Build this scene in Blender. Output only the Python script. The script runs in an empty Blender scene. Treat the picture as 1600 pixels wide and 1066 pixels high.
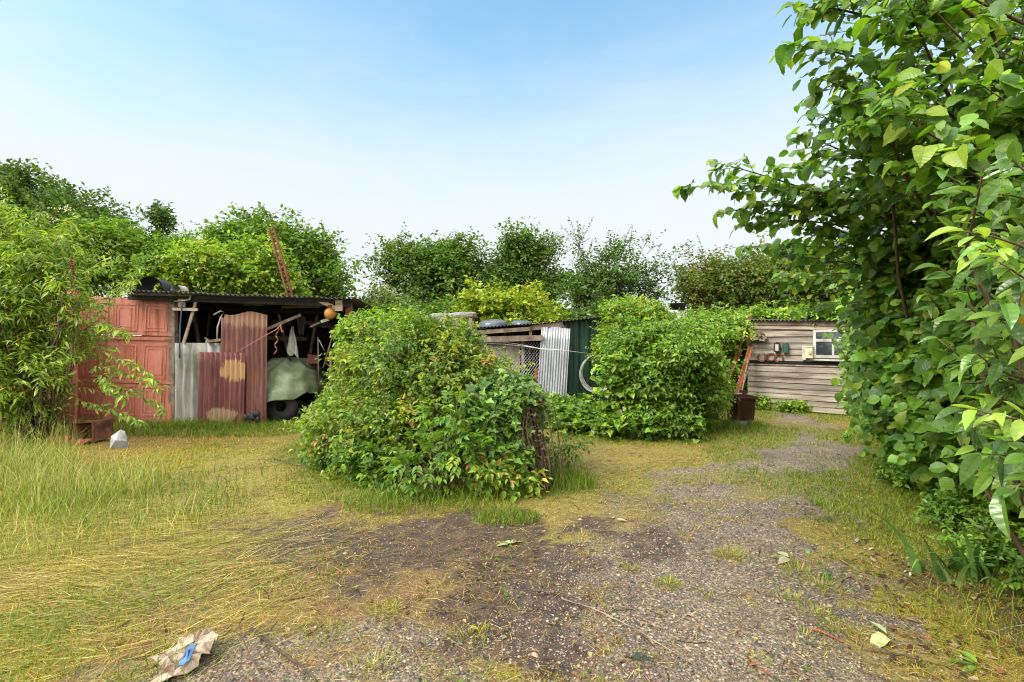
import bpy, math
import numpy as np
from mathutils import Vector
R = math.radians
scene = bpy.context.scene
COL = scene.collection
CAMZ, F = 1.45, 800.0

# ------------------------------------------------------------------ layout helpers
def W(px, py, Y):
    """point seen at photo pixel (px, py) if it stands Y metres ahead"""
    return np.array([(px - 800) / F * Y, Y, CAMZ + (533 - py) / F * Y])

def G(px, py):
    Y = CAMZ * F / (py - 533)
    return (px - 800) / F * Y, Y

def norm(v):
    v = np.asarray(v, float)
    return v / np.maximum(np.linalg.norm(v, axis=-1, keepdims=True), 1e-9)

def smooth(a, b, x):
    t = np.clip((x - a) / (b - a), 0, 1)
    return t * t * (3 - 2 * t)

def vnoise(x, y, seed=0):
    x = np.asarray(x, float); y = np.asarray(y, float)
    xi = np.floor(x).astype(np.int64); yi = np.floor(y).astype(np.int64)
    fx = x - xi; fy = y - yi
    fx = fx * fx * (3 - 2 * fx); fy = fy * fy * (3 - 2 * fy)
    def h(a, b):
        n = (a * 374761393 + b * 668265263 + seed * 974711) & 0x7fffffff
        n = ((n ^ (n >> 13)) * 1274126177) & 0x7fffffff
        return ((n ^ (n >> 16)) & 0xffff) / 65535.0
    return (h(xi, yi) * (1 - fx) + h(xi + 1, yi) * fx) * (1 - fy) + (h(xi, yi + 1) * (1 - fx) + h(xi + 1, yi + 1) * fx) * fy

def fbm(x, y, seed=0, o=4):
    s = 0; a = .5; t = 0
    for i in range(o):
        s = s + a * vnoise(x * 2 ** i, y * 2 ** i, seed + i * 17); t += a; a *= .55
    return s / t

def height(x, y):
    return (fbm(np.asarray(x) * .5, np.asarray(y) * .5, 3, 3) - .5) * .10 + (fbm(np.asarray(x) * 3, np.asarray(y) * 3, 5, 2) - .5) * .022

# ------------------------------------------------------------------ mesh accumulation
class MB:
    def __init__(s):
        s.V = []; s.L = []; s.S = []; s.C = []; s.U = []; s.n = 0
    def add(s, V, faces=None, loops=None, sizes=None, col=None, uv=None):
        V = np.asarray(V, float).reshape(-1, 3)
        if faces is not None:
            sizes = np.array([len(f) for f in faces]); loops = np.concatenate([np.asarray(f) for f in faces])
        s.V.append(V); s.L.append(np.asarray(loops).astype(np.int64) + s.n); s.S.append(np.asarray(sizes))
        s.C.append(np.ones((len(V), 3)) if col is None else np.broadcast_to(np.asarray(col, float), (len(V), 3)))
        s.U.append(np.zeros((len(V), 2)) if uv is None else uv)
        s.n += len(V)
        return s
    def box(s, lo, hi, rot=None, at=None, jit=0, rs=None, col=None):
        (a, b, c), (d, e, f) = lo, hi
        V = np.array([[a, b, c], [d, b, c], [d, e, c], [a, e, c], [a, b, f], [d, b, f], [d, e, f], [a, e, f]], float)
        if jit and rs is not None: V += rs.uniform(-jit, jit, V.shape)
        if rot is not None: V = V @ rotm(*rot).T
        if at is not None: V = V + np.asarray(at)
        return s.add(V, [(0, 3, 2, 1), (4, 5, 6, 7), (0, 1, 5, 4), (1, 2, 6, 5), (2, 3, 7, 6), (3, 0, 4, 7)], col=col)
    def beam(s, p, q, w, t, up=(0, 0, 1)):
        """rectangular bar from p to q: w wide, t thick"""
        p = np.asarray(p, float); q = np.asarray(q, float)
        d = norm(q - p); u = np.asarray(up, float)
        if abs(d @ norm(u)) > .95: u = np.array([0, 1., 0])
        x = norm(np.cross(d, u)); z = np.cross(x, d)
        V = [c + x * a * w / 2 + z * b * t / 2 for c in (p, q) for a, b in ((-1, -1), (1, -1), (1, 1), (-1, 1))]
        return s.add(V, [(0, 1, 2, 3), (7, 6, 5, 4), (0, 4, 5, 1), (1, 5, 6, 2), (2, 6, 7, 3), (3, 7, 4, 0)])
    def tube(s, P, r, n=6, col=None, cap=True):
        P = np.asarray(P, float); m = len(P)
        r = np.broadcast_to(np.asarray(r, float), (m,))
        T = np.gradient(P, axis=0); T = norm(T)
        ref = np.array([0, 0, 1.]) if abs(T[0, 2]) < .9 else np.array([1., 0, 0])
        X = norm(np.cross(T, ref)); Yv = np.cross(T, X)
        a = np.arange(n) * 2 * np.pi / n
        V = P[:, None] + r[:, None, None] * (np.cos(a)[None, :, None] * X[:, None] + np.sin(a)[None, :, None] * Yv[:, None])
        i, j = np.meshgrid(np.arange(m - 1), np.arange(n), indexing='ij'); j2 = (j + 1) % n
        q = np.stack([i * n + j, i * n + j2, (i + 1) * n + j2, (i + 1) * n + j], -1).reshape(-1)
        loops = q; sizes = np.full((m - 1) * n, 4)
        if cap:
            loops = np.concatenate([q, np.arange(n)[::-1], (m - 1) * n + np.arange(n)]); sizes = np.concatenate([sizes, [n, n]])
        return s.add(V.reshape(-1, 3), loops=loops, sizes=sizes, col=col)
    def lathe(s, prof, n=24, at=(0, 0, 0), sx=1, sy=1):
        prof = np.asarray(prof, float); m = len(prof)
        a = np.arange(n) * 2 * np.pi / n
        V = np.stack([prof[:, 0:1] * np.cos(a) * sx, prof[:, 0:1] * np.sin(a) * sy, np.repeat(prof[:, 1:2], n, 1)], -1) + np.asarray(at)
        i, j = np.meshgrid(np.arange(m - 1), np.arange(n), indexing='ij'); j2 = (j + 1) % n
        q = np.stack([i * n + j, i * n + j2, (i + 1) * n + j2, (i + 1) * n + j], -1).reshape(-1)
        return s.add(V.reshape(-1, 3), loops=q, sizes=np.full((m - 1) * n, 4))
    def grid(s, X, Y, Z, col=None, flip=False):
        """surface through 2-d arrays"""
        m, n = X.shape
        i, j = np.meshgrid(np.arange(m - 1), np.arange(n - 1), indexing='ij')
        q = np.stack([i * n + j, (i + 1) * n + j, (i + 1) * n + j + 1, i * n + j + 1], -1)
        if flip: q = q[..., ::-1]
        return s.add(np.stack([X, Y, Z], -1).reshape(-1, 3), loops=q.reshape(-1), sizes=np.full((m - 1) * (n - 1), 4), col=col)
    def obj(s, name, mat, parent=None, smooth=False, loc=None, col=True, uv=False):
        V = np.concatenate(s.V); L = np.concatenate(s.L); S = np.concatenate(s.S)
        me = bpy.data.meshes.new(name)
        me.vertices.add(len(V)); me.vertices.foreach_set('co', V.astype(np.float32).ravel())
        me.loops.add(len(L)); me.loops.foreach_set('vertex_index', L.astype(np.int32))
        me.polygons.add(len(S)); st = np.concatenate([[0], np.cumsum(S)[:-1]])
        me.polygons.foreach_set('loop_start', st.astype(np.int32))
        me.polygons.foreach_set('use_smooth', np.full(len(S), bool(smooth)))
        if col:
            C = np.concatenate(s.C); C = np.concatenate([C, np.ones((len(C), 1))], 1)
            at = me.attributes.new('Col', 'FLOAT_COLOR', 'POINT'); at.data.foreach_set('color', C.astype(np.float32).ravel())
        if uv:
            at = me.attributes.new('luv', 'FLOAT2', 'POINT'); at.data.foreach_set('vector', np.concatenate(s.U).astype(np.float32).ravel())
        me.update(calc_edges=True)
        me.materials.append(mat)
        o = bpy.data.objects.new(name, me); COL.objects.link(o)
        if parent is not None: o.parent = parent
        if loc is not None: o.location = loc
        return o

def rotm(x=0, y=0, z=0):
    cx, sx, cy, sy, cz, sz = math.cos(x), math.sin(x), math.cos(y), math.sin(y), math.cos(z), math.sin(z)
    return np.array([[cz, -sz, 0], [sz, cz, 0], [0, 0, 1]]) @ np.array([[cy, 0, sy], [0, 1, 0], [-sy, 0, cy]]) @ np.array([[1, 0, 0], [0, cx, -sx], [0, sx, cx]])

def tag(o, label=None, cat=None, group=None, kind=None):
    if label: o['label'] = label
    if cat: o['category'] = cat
    if group: o['group'] = group
    if kind: o['kind'] = kind
    return o

def thing(name, label, cat, loc=(0, 0, 0), rz=0, group=None):
    o = bpy.data.objects.new(name, None); COL.objects.link(o)
    o.location = tuple(loc); o.rotation_euler = (0, 0, rz); o.empty_display_size = .1
    return tag(o, label, cat, group)

# ------------------------------------------------------------------ materials
def nt(name):
    m = bpy.data.materials.new(name); m.use_nodes = True
    t = m.node_tree; t.nodes.clear()
    out = t.nodes.new('ShaderNodeOutputMaterial')
    return m, t, out

def N(t, typ, ins=None, **kw):
    n = t.nodes.new(typ)
    for k, v in kw.items(): setattr(n, k, v)
    for k, v in (ins or {}).items():
        if hasattr(v, 'is_output'): t.links.new(v, n.inputs[k])
        else: n.inputs[k].default_value = v
    return n

def c4(c): return (c[0], c[1], c[2], 1)

def mixc(t, fac, a, b, blend='MIX'):
    n = t.nodes.new('ShaderNodeMix'); n.data_type = 'RGBA'; n.blend_type = blend
    for i, v in ((0, fac), (6, a), (7, b)):
        if hasattr(v, 'is_output'): t.links.new(v, n.inputs[i])
        else: n.inputs[i].default_value = v if i == 0 else c4(v)
    return n.outputs[2]

def ramp(t, fac, stops, interp='LINEAR'):
    n = t.nodes.new('ShaderNodeValToRGB'); n.color_ramp.interpolation = interp
    e = n.color_ramp.elements
    while len(e) < len(stops): e.new(.5)
    for el, (p, c) in zip(e, stops):
        el.position = p; el.color = c4(c) if not np.isscalar(c) else (c, c, c, 1)
    t.links.new(fac, n.inputs[0])
    return n.outputs[0]

def noise(t, co, scale, detail=5, rough=.6, dist=0):
    n = N(t, 'ShaderNodeTexNoise', {'Vector': co, 'Scale': scale, 'Detail': detail, 'Roughness': rough, 'Distortion': dist})
    return n.outputs[0]

def mapped(t, co, sc=(1, 1, 1), loc=(0, 0, 0)):
    return N(t, 'ShaderNodeMapping', {'Vector': co, 'Scale': sc, 'Location': loc}).outputs[0]

def surface(name, c_dark, c_mid, c_light, scale=4, stretch=(1, 1, 1), rough=.8, bump=.3, layers=(), metal=0, fine=60, spec=.35, vcol=False):
    """weathered surface: stretched noise colour, then stain layers (colour, scale, stretch, low, high)"""
    m, t, out = nt(name)
    co = N(t, 'ShaderNodeTexCoord').outputs['Object']
    oi = N(t, 'ShaderNodeObjectInfo').outputs['Random']
    co = N(t, 'ShaderNodeVectorMath', {0: co, 1: N(t, 'ShaderNodeVectorMath', {0: (7, 3, 5), 3: oi}, operation='SCALE').outputs[0]}, operation='ADD').outputs[0]
    n1 = noise(t, mapped(t, co, stretch), scale, 8, .65)
    col = ramp(t, n1, [(.3, c_dark), (.5, c_mid), (.7, c_light)])
    for (c, sc, st, lo, hi) in layers:
        nn = noise(t, mapped(t, co, st, (sc, 1.7, 3.1)), sc, 6, .6)
        col = mixc(t, ramp(t, nn, [(lo, 0), (hi, 1)]), col, c)
    nf = noise(t, mapped(t, co, stretch), fine, 4, .7)
    col = mixc(t, .35, col, ramp(t, nf, [(.3, (.45, .45, .45)), (.7, (1.5, 1.5, 1.5))]), 'MULTIPLY') if False else mixc(t, 1.0, col, ramp(t, nf, [(.3, (.72, .72, .72)), (.7, (1, 1, 1))]), 'MULTIPLY')
    if vcol: col = mixc(t, 1.0, col, N(t, 'ShaderNodeAttribute', attribute_name='Col').outputs['Color'], 'MULTIPLY')
    b = N(t, 'ShaderNodeBump', {'Strength': bump, 'Distance': .01, 'Height': N(t, 'ShaderNodeMath', {0: n1, 1: nf}, operation='ADD').outputs[0]})
    rr = N(t, 'ShaderNodeMapRange', {'Value': n1, 'From Min': .3, 'From Max': .7, 'To Min': max(.1, rough - .12), 'To Max': min(1, rough + .12)}).outputs[0]
    p = N(t, 'ShaderNodeBsdfPrincipled', {'Base Color': col, 'Roughness': rr, 'Normal': b.outputs[0], 'Metallic': metal, 'Specular IOR Level': spec})
    t.links.new(p.outputs[0], out.inputs[0])
    return m

def leafmat(name, rough=.42, trans=.32, veins=0.0, spec=.4, vein_n=7, tint=(1.25, 1.35, .5)):
    m, t, out = nt(name)
    col = N(t, 'ShaderNodeAttribute', attribute_name='Col').outputs['Color']
    co = N(t, 'ShaderNodeTexCoord').outputs['Object']
    nn = noise(t, co, 35, 3, .6)
    col = mixc(t, 1.0, col, ramp(t, nn, [(.3, (.78, .78, .78)), (.7, (1.12, 1.12, 1.12))]), 'MULTIPLY')
    norml = None
    if veins:
        uv = N(t, 'ShaderNodeAttribute', attribute_name='luv').outputs['Vector']
        sp = N(t, 'ShaderNodeSeparateXYZ', {0: uv})
        ax = N(t, 'ShaderNodeMath', {0: sp.outputs[0]}, operation='ABSOLUTE').outputs[0]
        # side veins run forward from the midrib
        ph = N(t, 'ShaderNodeMath', {0: N(t, 'ShaderNodeMath', {0: ax, 1: -.55, 2: sp.outputs[1]}, operation='MULTIPLY_ADD').outputs[0], 1: vein_n * 6.283}, operation='MULTIPLY').outputs[0]
        sn = N(t, 'ShaderNodeMath', {0: ph}, operation='SINE').outputs[0]
        mid = N(t, 'ShaderNodeMapRange', {'Value': ax, 'From Min': .0, 'From Max': .035, 'To Min': 1, 'To Max': 0}).outputs[0]
        vv = N(t, 'ShaderNodeMapRange', {'Value': sn, 'From Min': .86, 'From Max': 1.0, 'To Min': 0, 'To Max': .6}).outputs[0]
        vm = N(t, 'ShaderNodeMath', {0: mid, 1: vv}, operation='MAXIMUM').outputs[0]
        f = N(t, 'ShaderNodeMath', {0: vm, 1: veins}, operation='MULTIPLY').outputs[0]
        col = mixc(t, f, col, (.22, .32, .07))
        norml = N(t, 'ShaderNodeBump', {'Strength': .16, 'Distance': .003, 'Height': N(t, 'ShaderNodeMath', {0: vm, 1: -1, 2: sn}, operation='MULTIPLY_ADD').outputs[0]}).outputs[0]
    geo = N(t, 'ShaderNodeNewGeometry')
    colb = mixc(t, 1.0, col, (1.25, 1.2, 1.2), 'MULTIPLY')
    col = mixc(t, geo.outputs['Backfacing'], col, colb)
    p = N(t, 'ShaderNodeBsdfPrincipled', {'Base Color': col, 'Roughness': rough, 'Specular IOR Level': spec})
    if norml is not None: t.links.new(norml, p.inputs['Normal'])
    tr = N(t, 'ShaderNodeBsdfTranslucent', {'Color': mixc(t, 1.0, col, tint, 'MULTIPLY')})
    mx = N(t, 'ShaderNodeMixShader', {0: trans, 1: p.outputs[0], 2: tr.outputs[0]})
    t.links.new(mx.outputs[0], out.inputs[0])
    return m

M = {}
M['leaf'] = leafmat('leaf_surface', trans=.38)
M['leaf_far'] = leafmat('far_leaf_surface', rough=.55, trans=.28, spec=.25)
M['hazel'] = leafmat('hazel_leaf_surface', rough=.38, trans=.42, veins=.10, vein_n=8)
M['laurel'] = leafmat('laurel_leaf_surface', rough=.26, trans=.34, veins=.06, vein_n=7, spec=.5)
M['ivy'] = leafmat('ivy_leaf_surface', rough=.42, trans=.28, spec=.35)
M['grass'] = leafmat('grass_blade_surface', rough=.5, trans=.3, spec=.3, tint=(1.2, 1.25, .6))
M['petal'] = leafmat('blossom_surface', rough=.6, trans=.25, tint=(1, 1, .9))
M['bark'] = surface('bark', (.035, .025, .018), (.07, .052, .038), (.13, .10, .075), 6, (3, 3, .6), .9, .6)
M['stem'] = surface('woody_stem', (.05, .03, .018), (.10, .06, .035), (.16, .105, .06), 9, (2, 2, .5), .8, .4)
M['wood'] = surface('weathered_boards', (.14, .115, .09), (.29, .255, .215), (.45, .41, .355), 3.2, (.45, 3, 7), .8, .5,
                    layers=[((.27, .26, .10), 1.3, (.5, 1, 1.6), .50, .72), ((.11, .07, .05), 2.1, (.35, 2, 5), .53, .68), ((.60, .53, .45), 1.7, (.4, 1, 3), .60, .78)], fine=26, vcol=True)
M['old_wood'] = surface('grey_brown_timber', (.09, .065, .048), (.21, .155, .115), (.36, .29, .22), 4, (2, 2, 2), .85, .5, layers=[((.09, .055, .035), 2, (1, 1, 1), .55, .75)])
M['pale_wood'] = surface('pale_bare_timber', (.22, .15, .10), (.42, .32, .23), (.58, .48, .37), 3, (.6, 4, 5), .8, .4, layers=[((.17, .10, .06), 2, (.6, 1, 2), .56, .74)])
M['dark_wood'] = surface('very_dark_timber', (.010, .009, .009), (.024, .021, .019), (.05, .043, .038), 3, (2, 2, .5), .9, .4)  # very low albedo puts part of the shed interior's gloom into the colour
M['white_paint'] = surface('flaking_white_paint', (.28, .26, .22), (.44, .42, .38), (.55, .54, .50), 5, (1, 1, 1), .6, .3, layers=[((.30, .22, .15), 5, (1, 1, 1), .62, .72)])
M['red_door'] = surface('faded_red_door_paint', (.37, .11, .07), (.48, .165, .112), (.57, .235, .17), 2.2, (1, 1, .6), .5, .12,
                        layers=[((.26, .085, .022), 3.5, (3.5, 3, .3), .53, .66), ((.20, .05, .03), 2.6, (2.2, 2, .3), .60, .78), ((.56, .24, .18), 1.3, (1, 1, 1), .58, .8)], fine=90)
M['dark_red'] = surface('dull_maroon_boards', (.10, .022, .016), (.17, .04, .028), (.24, .065, .045), 2.4, (1, 1, .4), .6, .2, layers=[((.07, .02, .015), 3, (2, 2, .3), .55, .75)])
M['rust'] = surface('rusty_iron', (.07, .022, .010), (.16, .052, .024), (.29, .11, .05), 6, (1, 1, 1), .85, .5, layers=[((.045, .018, .012), 3, (1, 1, 1), .55, .72)])
M['rust_bright'] = surface('orange_rusty_iron', (.12, .035, .014), (.26, .075, .03), (.38, .14, .055), 5, (2, 2, .6), .8, .4, layers=[((.09, .03, .02), 3, (1, 1, .5), .56, .74)])
M['galv'] = surface('galvanised_sheet', (.20, .21, .22), (.32, .335, .35), (.46, .48, .50), 3, (5, 5, .35), .45, .15, metal=.35, layers=[((.30, .27, .23), 2.5, (3, 3, .4), .56, .72), ((.22, .10, .05), 2.2, (1, 1, 1), .70, .78)])
M['old_galv'] = surface('dull_lichened_sheet', (.20, .20, .18), (.36, .35, .31), (.52, .51, .47), 4, (3, 3, .4), .7, .25, layers=[((.21, .16, .10), 3, (3, 3, .4), .53, .7), ((.17, .18, .10), 2, (1, 1, 1), .56, .74)])
M['roof_iron'] = surface('dark_roof_sheet', (.03, .028, .027), (.065, .06, .056), (.12, .11, .10), 3, (1, 1, 1), .7, .3, layers=[((.09, .10, .04), 3, (1, 1, 1), .58, .7)])
M['green_paint'] = surface('dark_green_paint', (.014, .045, .028), (.022, .07, .043), (.04, .105, .068), 2.5, (3, 3, .3), .5, .15, layers=[((.06, .10, .07), 4, (4, 4, .3), .62, .74)])
M['pink'] = surface('pinkish_plaster_board', (.44, .33, .28), (.58, .46, .40), (.68, .58, .52), 2, (1, 1, 1), .8, .2, layers=[((.35, .24, .18), 3, (1, 1, .6), .6, .75)])
M['tarp'] = surface('green_tarpaulin', (.10, .14, .075), (.19, .235, .13), (.30, .34, .22), 2.5, (1, 1, 1), .45, .25, layers=[((.12, .08, .05), 3, (1, 1, 1), .60, .72), ((.34, .36, .28), 5, (1, 1, 1), .64, .75)])
M['rubber'] = surface('black_rubber', (.010, .010, .011), (.018, .018, .019), (.03, .03, .03), 6, (1, 1, 1), .6, .3)
M['black_plastic'] = surface('black_plastic', (.010, .011, .012), (.02, .021, .023), (.04, .042, .045), 4, (1, 1, 1), .35, .2)
M['blue'] = surface('blue_plastic', (.03, .08, .18), (.06, .14, .27), (.12, .22, .36), 4, (1, 1, 1), .4, .1)
M['orange'] = surface('orange_plastic', (.24, .10, .015), (.38, .17, .025), (.46, .23, .05), 4, (1, 1, 1), .45, .15)
M['cloth'] = surface('dirty_pale_cloth', (.22, .20, .17), (.40, .37, .32), (.55, .52, .46), 5, (1, 1, 1), .9, .3)
M['rope_red'] = surface('faded_red_rope', (.22, .07, .045), (.32, .12, .08), (.40, .18, .13), 20, (1, 1, 1), .9, .3)
M['rope_pale'] = surface('pale_cord', (.42, .40, .36), (.55, .53, .49), (.66, .64, .60), 20, (1, 1, 1), .8, .2)
M['rope_blue'] = surface('dark_blue_rope', (.04, .06, .09), (.07, .10, .15), (.12, .16, .2), 20, (1, 1, 1), .9, .2)
M['wire'] = surface('galvanised_wire', (.30, .31, .31), (.42, .43, .43), (.54, .55, .55), 10, (1, 1, 1), .45, .1, metal=.4)
M['bin'] = surface('maroon_bin_enamel', (.025, .008, .008), (.05, .014, .013), (.09, .028, .024), 4, (1, 1, .5), .4, .25, layers=[((.20, .08, .04), 9, (1, 1, 1), .62, .70), ((.24, .21, .18), 12, (1, 1, 1), .70, .75)])
M['ash'] = surface('ash_grey_base', (.20, .19, .19), (.34, .33, .33), (.46, .46, .46), 6, (1, 1, .5), .8, .3, layers=[((.06, .02, .018), 6, (1, 1, .4), .52, .64)])
M['stonebag'] = surface('pale_grey_sheet', (.24, .23, .24), (.33, .32, .33), (.42, .41, .42), 8, (1, 1, 1), .6, .2)
M['card'] = surface('wet_cardboard', (.22, .15, .09), (.40, .31, .22), (.54, .46, .36), 9, (1, 1, 1), .85, .5, layers=[((.16, .09, .05), 9, (1, 1, 1), .54, .62), ((.10, .10, .05), 14, (1, 1, 1), .60, .68)])
M['yellow_paint'] = surface('cream_yellow_paint', (.50, .42, .22), (.62, .54, .30), (.70, .64, .44), 6, (1, 1, 1), .6, .2)
M['slate'] = surface('slate_blue_sheet', (.05, .06, .07), (.09, .105, .12), (.16, .185, .21), 3, (1, 1, 1), .3, .3)

def glassmat():
    m, t, out = nt('dusty_window_glass')
    co = N(t, 'ShaderNodeTexCoord').outputs['Object']
    nn = noise(t, co, 9, 6, .7)
    dirt = ramp(t, nn, [(.5, (.02, .025, .03)), (.75, (.10, .12, .12))])
    p = N(t, 'ShaderNodeBsdfPrincipled', {'Base Color': dirt, 'Roughness': .08, 'Specular IOR Level': .6})
    t.links.new(p.outputs[0], out.inputs[0])
    return m
M['glass'] = glassmat()

# rusty corrugated sheet with bare tan paint patches
def rust_sheet(name, patches, base=((.075, .024, .022), (.14, .044, .038), (.21, .085, .068))):
    m, t, out = nt(name)
    co = N(t, 'ShaderNodeTexCoord').outputs['Object']
    n1 = noise(t, mapped(t, co, (4, 1, .35)), 2.6, 8, .65)
    col = ramp(t, n1, [(.3, base[0]), (.52, base[1]), (.72, base[2])])
    nr = noise(t, mapped(t, co, (1, 1, .6)), 5, 6, .7)
    col = mixc(t, ramp(t, nr, [(.52, 0), (.68, 1)]), col, (.22, .085, .03))
    n3 = noise(t, mapped(t, co, (7, 1, 1.6)), 2.4, 8, .75)
    sp = N(t, 'ShaderNodeSeparateXYZ', {0: co})
    for (zc, hw, xc, xw, c) in patches:
        dz = N(t, 'ShaderNodeMath', {0: N(t, 'ShaderNodeMath', {0: N(t, 'ShaderNodeMath', {0: sp.outputs[2], 1: zc}, operation='SUBTRACT').outputs[0]}, operation='ABSOLUTE').outputs[0], 1: hw}, operation='DIVIDE').outputs[0]
        dx = N(t, 'ShaderNodeMath', {0: N(t, 'ShaderNodeMath', {0: N(t, 'ShaderNodeMath', {0: sp.outputs[0], 1: xc}, operation='SUBTRACT').outputs[0]}, operation='ABSOLUTE').outputs[0], 1: xw}, operation='DIVIDE').outputs[0]
        d = N(t, 'ShaderNodeMath', {0: N(t, 'ShaderNodeMath', {0: dz, 1: dz}, operation='MULTIPLY').outputs[0], 1: N(t, 'ShaderNodeMath', {0: dx, 1: dx}, operation='MULTIPLY').outputs[0]}, operation='ADD').outputs[0]
        v = N(t, 'ShaderNodeMath', {0: n3, 1: N(t, 'ShaderNodeMath', {0: d, 1: -.34}, operation='MULTIPLY').outputs[0]}, operation='ADD').outputs[0]
        f = N(t, 'ShaderNodeMapRange', {'Value': v, 'From Min': .25, 'From Max': .31, 'To Min': 0, 'To Max': 1}).outputs[0]
        col = mixc(t, f, col, c)
    p = N(t, 'ShaderNodeBsdfPrincipled', {'Base Color': col, 'Roughness': .62, 'Specular IOR Level': .35,
          'Normal': N(t, 'ShaderNodeBump', {'Strength': .3, 'Distance': .01, 'Height': nr}).outputs[0]})
    t.links.new(p.outputs[0], out.inputs[0])
    return m

# ------------------------------------------------------------------ the ground
TY = np.array([0, 1.6, 2.18, 2.78, 3.66, 4.7, 5.6, 7.4, 8.5, 10])
TC = np.array([.3, .6, .78, .95, 1.28, 2.0, 2.6, 4.3, 5.0, 5.4])
TH = np.array([1.0, 1.0, 1.0, .95, .95, 1.0, .95, .60, .42, .0])
def ell(x, y, cx, cy, rx, ry): return np.sqrt(((x - cx) / rx) ** 2 + ((y - cy) / ry) ** 2)
def fields(x, y):
    """gravel, bare dark soil, straw and long-grass amounts at ground points"""
    n1 = fbm(x * .9, y * .9, 11); n2 = fbm(x * 3.2, y * 3.2, 23); n3 = fbm(x * 1.7, y * 1.7, 37)
    d = np.abs(x - np.interp(y, TY, TC)) - np.interp(y, TY, TH)
    n4 = fbm(x * 9, y * 9, 29, 3); g = smooth(.13, -.11, d + (n1 - .5) * 1.3 + (n2 - .5) * .9 + (n4 - .5) * .5)
    g = np.maximum(g, smooth(1.1, .8, ell(x, y, -.75, 2.1, .95, .5) + (n2 - .5) * .9))
    g *= 1 - .7 * smooth(.54, .70, n3) * smooth(-.75, -.3, d)
    g *= 1 - .55 * smooth(.55, .68, fbm(x * 1.2 + 9, y * 1.2, 71)) * smooth(3.2, 5.0, y)
    s = smooth(1.0, .75, ell(x, y, -.45, 3.75, 1.45, .72) + (n2 - .5) * 1.5 + (n4 - .5) * .8)
    s = np.maximum(s, smooth(1.0, .7, ell(x, y, .05, 2.7, .46, .85) + (n2 - .5) * 1.1 + (n4 - .5) * .7))
    s = np.maximum(s, .0 * n2)
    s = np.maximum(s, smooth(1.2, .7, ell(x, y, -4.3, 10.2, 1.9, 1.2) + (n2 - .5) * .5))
    s = np.maximum(s, .8 * smooth(1.2, .6, ell(x, y, 2.9, 2.6, .55, .9) + (n2 - .5)))
    global BROWNZ
    BROWNZ = smooth(1.2, .45, np.minimum(ell(x, y, -1.0, 3.5, 1.75, 1.2), ell(x, y, -.9, 2.35, 1.0, .6)) + (n2 - .5) * 1.5)
    hay = smooth(1.25, .6, ell(x, y, -3.3, 3.0, 1.85, 1.5) + (n1 - .5) * .8)
    return g, s, hay

def ground_material():
    m, t, out = nt('yard_ground')
    at = N(t, 'ShaderNodeAttribute', attribute_name='Col').outputs['Color']
    sp = N(t, 'ShaderNodeSeparateColor', {0: at})
    co = N(t, 'ShaderNodeTexCoord').outputs['Object']
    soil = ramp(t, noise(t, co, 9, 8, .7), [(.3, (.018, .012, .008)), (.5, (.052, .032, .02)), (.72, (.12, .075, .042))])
    turf = ramp(t, noise(t, co, 14, 8, .7), [(.28, (.05, .035, .012)), (.5, (.15, .115, .028)), (.7, (.25, .19, .05))])
    turf = mixc(t, ramp(t, noise(t, co, 1.6, 5, .6), [(.42, 0), (.62, .7)]), turf, (.18, .165, .024))
    brn = ramp(t, noise(t, co, 11, 8, .7), [(.3, (.035, .02, .012)), (.5, (.105, .058, .028)), (.7, (.22, .13, .06))])
    turf = mixc(t, N(t, 'ShaderNodeMath', {0: sp.outputs[2], 1: .85}, operation='MULTIPLY').outputs[0], turf, brn)
    v1 = N(t, 'ShaderNodeTexVoronoi', {'Vector': co, 'Scale': 60.0, 'Randomness': 1.0})
    v2 = N(t, 'ShaderNodeTexVoronoi', {'Vector': co, 'Scale': 150.0, 'Randomness': 1.0})
    hs = N(t, 'ShaderNodeSeparateColor', {0: v1.outputs['Color']}).outputs[0]
    hs2 = N(t, 'ShaderNodeSeparateColor', {0: v2.outputs['Color']}).outputs[1]
    stones = ramp(t, hs, [(0, (.045, .037, .03)), (.35, (.105, .086, .068)), (.6, (.18, .145, .108)), (.85, (.27, .22, .155)), (1, (.36, .30, .22))])
    grit = ramp(t, hs2, [(0, (.042, .034, .028)), (.5, (.11, .09, .072)), (1, (.22, .18, .135))])
    isst = ramp(t, v1.outputs['Distance'], [(.42, 1), (.55, 0)])
    gravel = mixc(t, isst, grit, stones)
    big = noise(t, co, 1.3, 5, .65)
    gravel = mixc(t, 1.0, gravel, ramp(t, big, [(.35, (.66, .61, .57)), (.6, (1.12, 1.05, .94))]), 'MULTIPLY')
    c = mixc(t, sp.outputs[0], turf, gravel)
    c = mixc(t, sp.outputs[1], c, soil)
    hgt = N(t, 'ShaderNodeMath', {0: N(t, 'ShaderNodeMath', {0: v1.outputs['Distance'], 1: -.8}, operation='MULTIPLY').outputs[0], 1: noise(t, co, 40, 6, .7)}, operation='ADD').outputs[0]
    b = N(t, 'ShaderNodeBump', {'Strength': .8, 'Distance': .012, 'Height': hgt})
    p = N(t, 'ShaderNodeBsdfPrincipled', {'Base Color': c, 'Roughness': .62, 'Normal': b.outputs[0], 'Specular IOR Level': .4})
    t.links.new(p.outputs[0], out.inputs[0])
    return m

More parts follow.
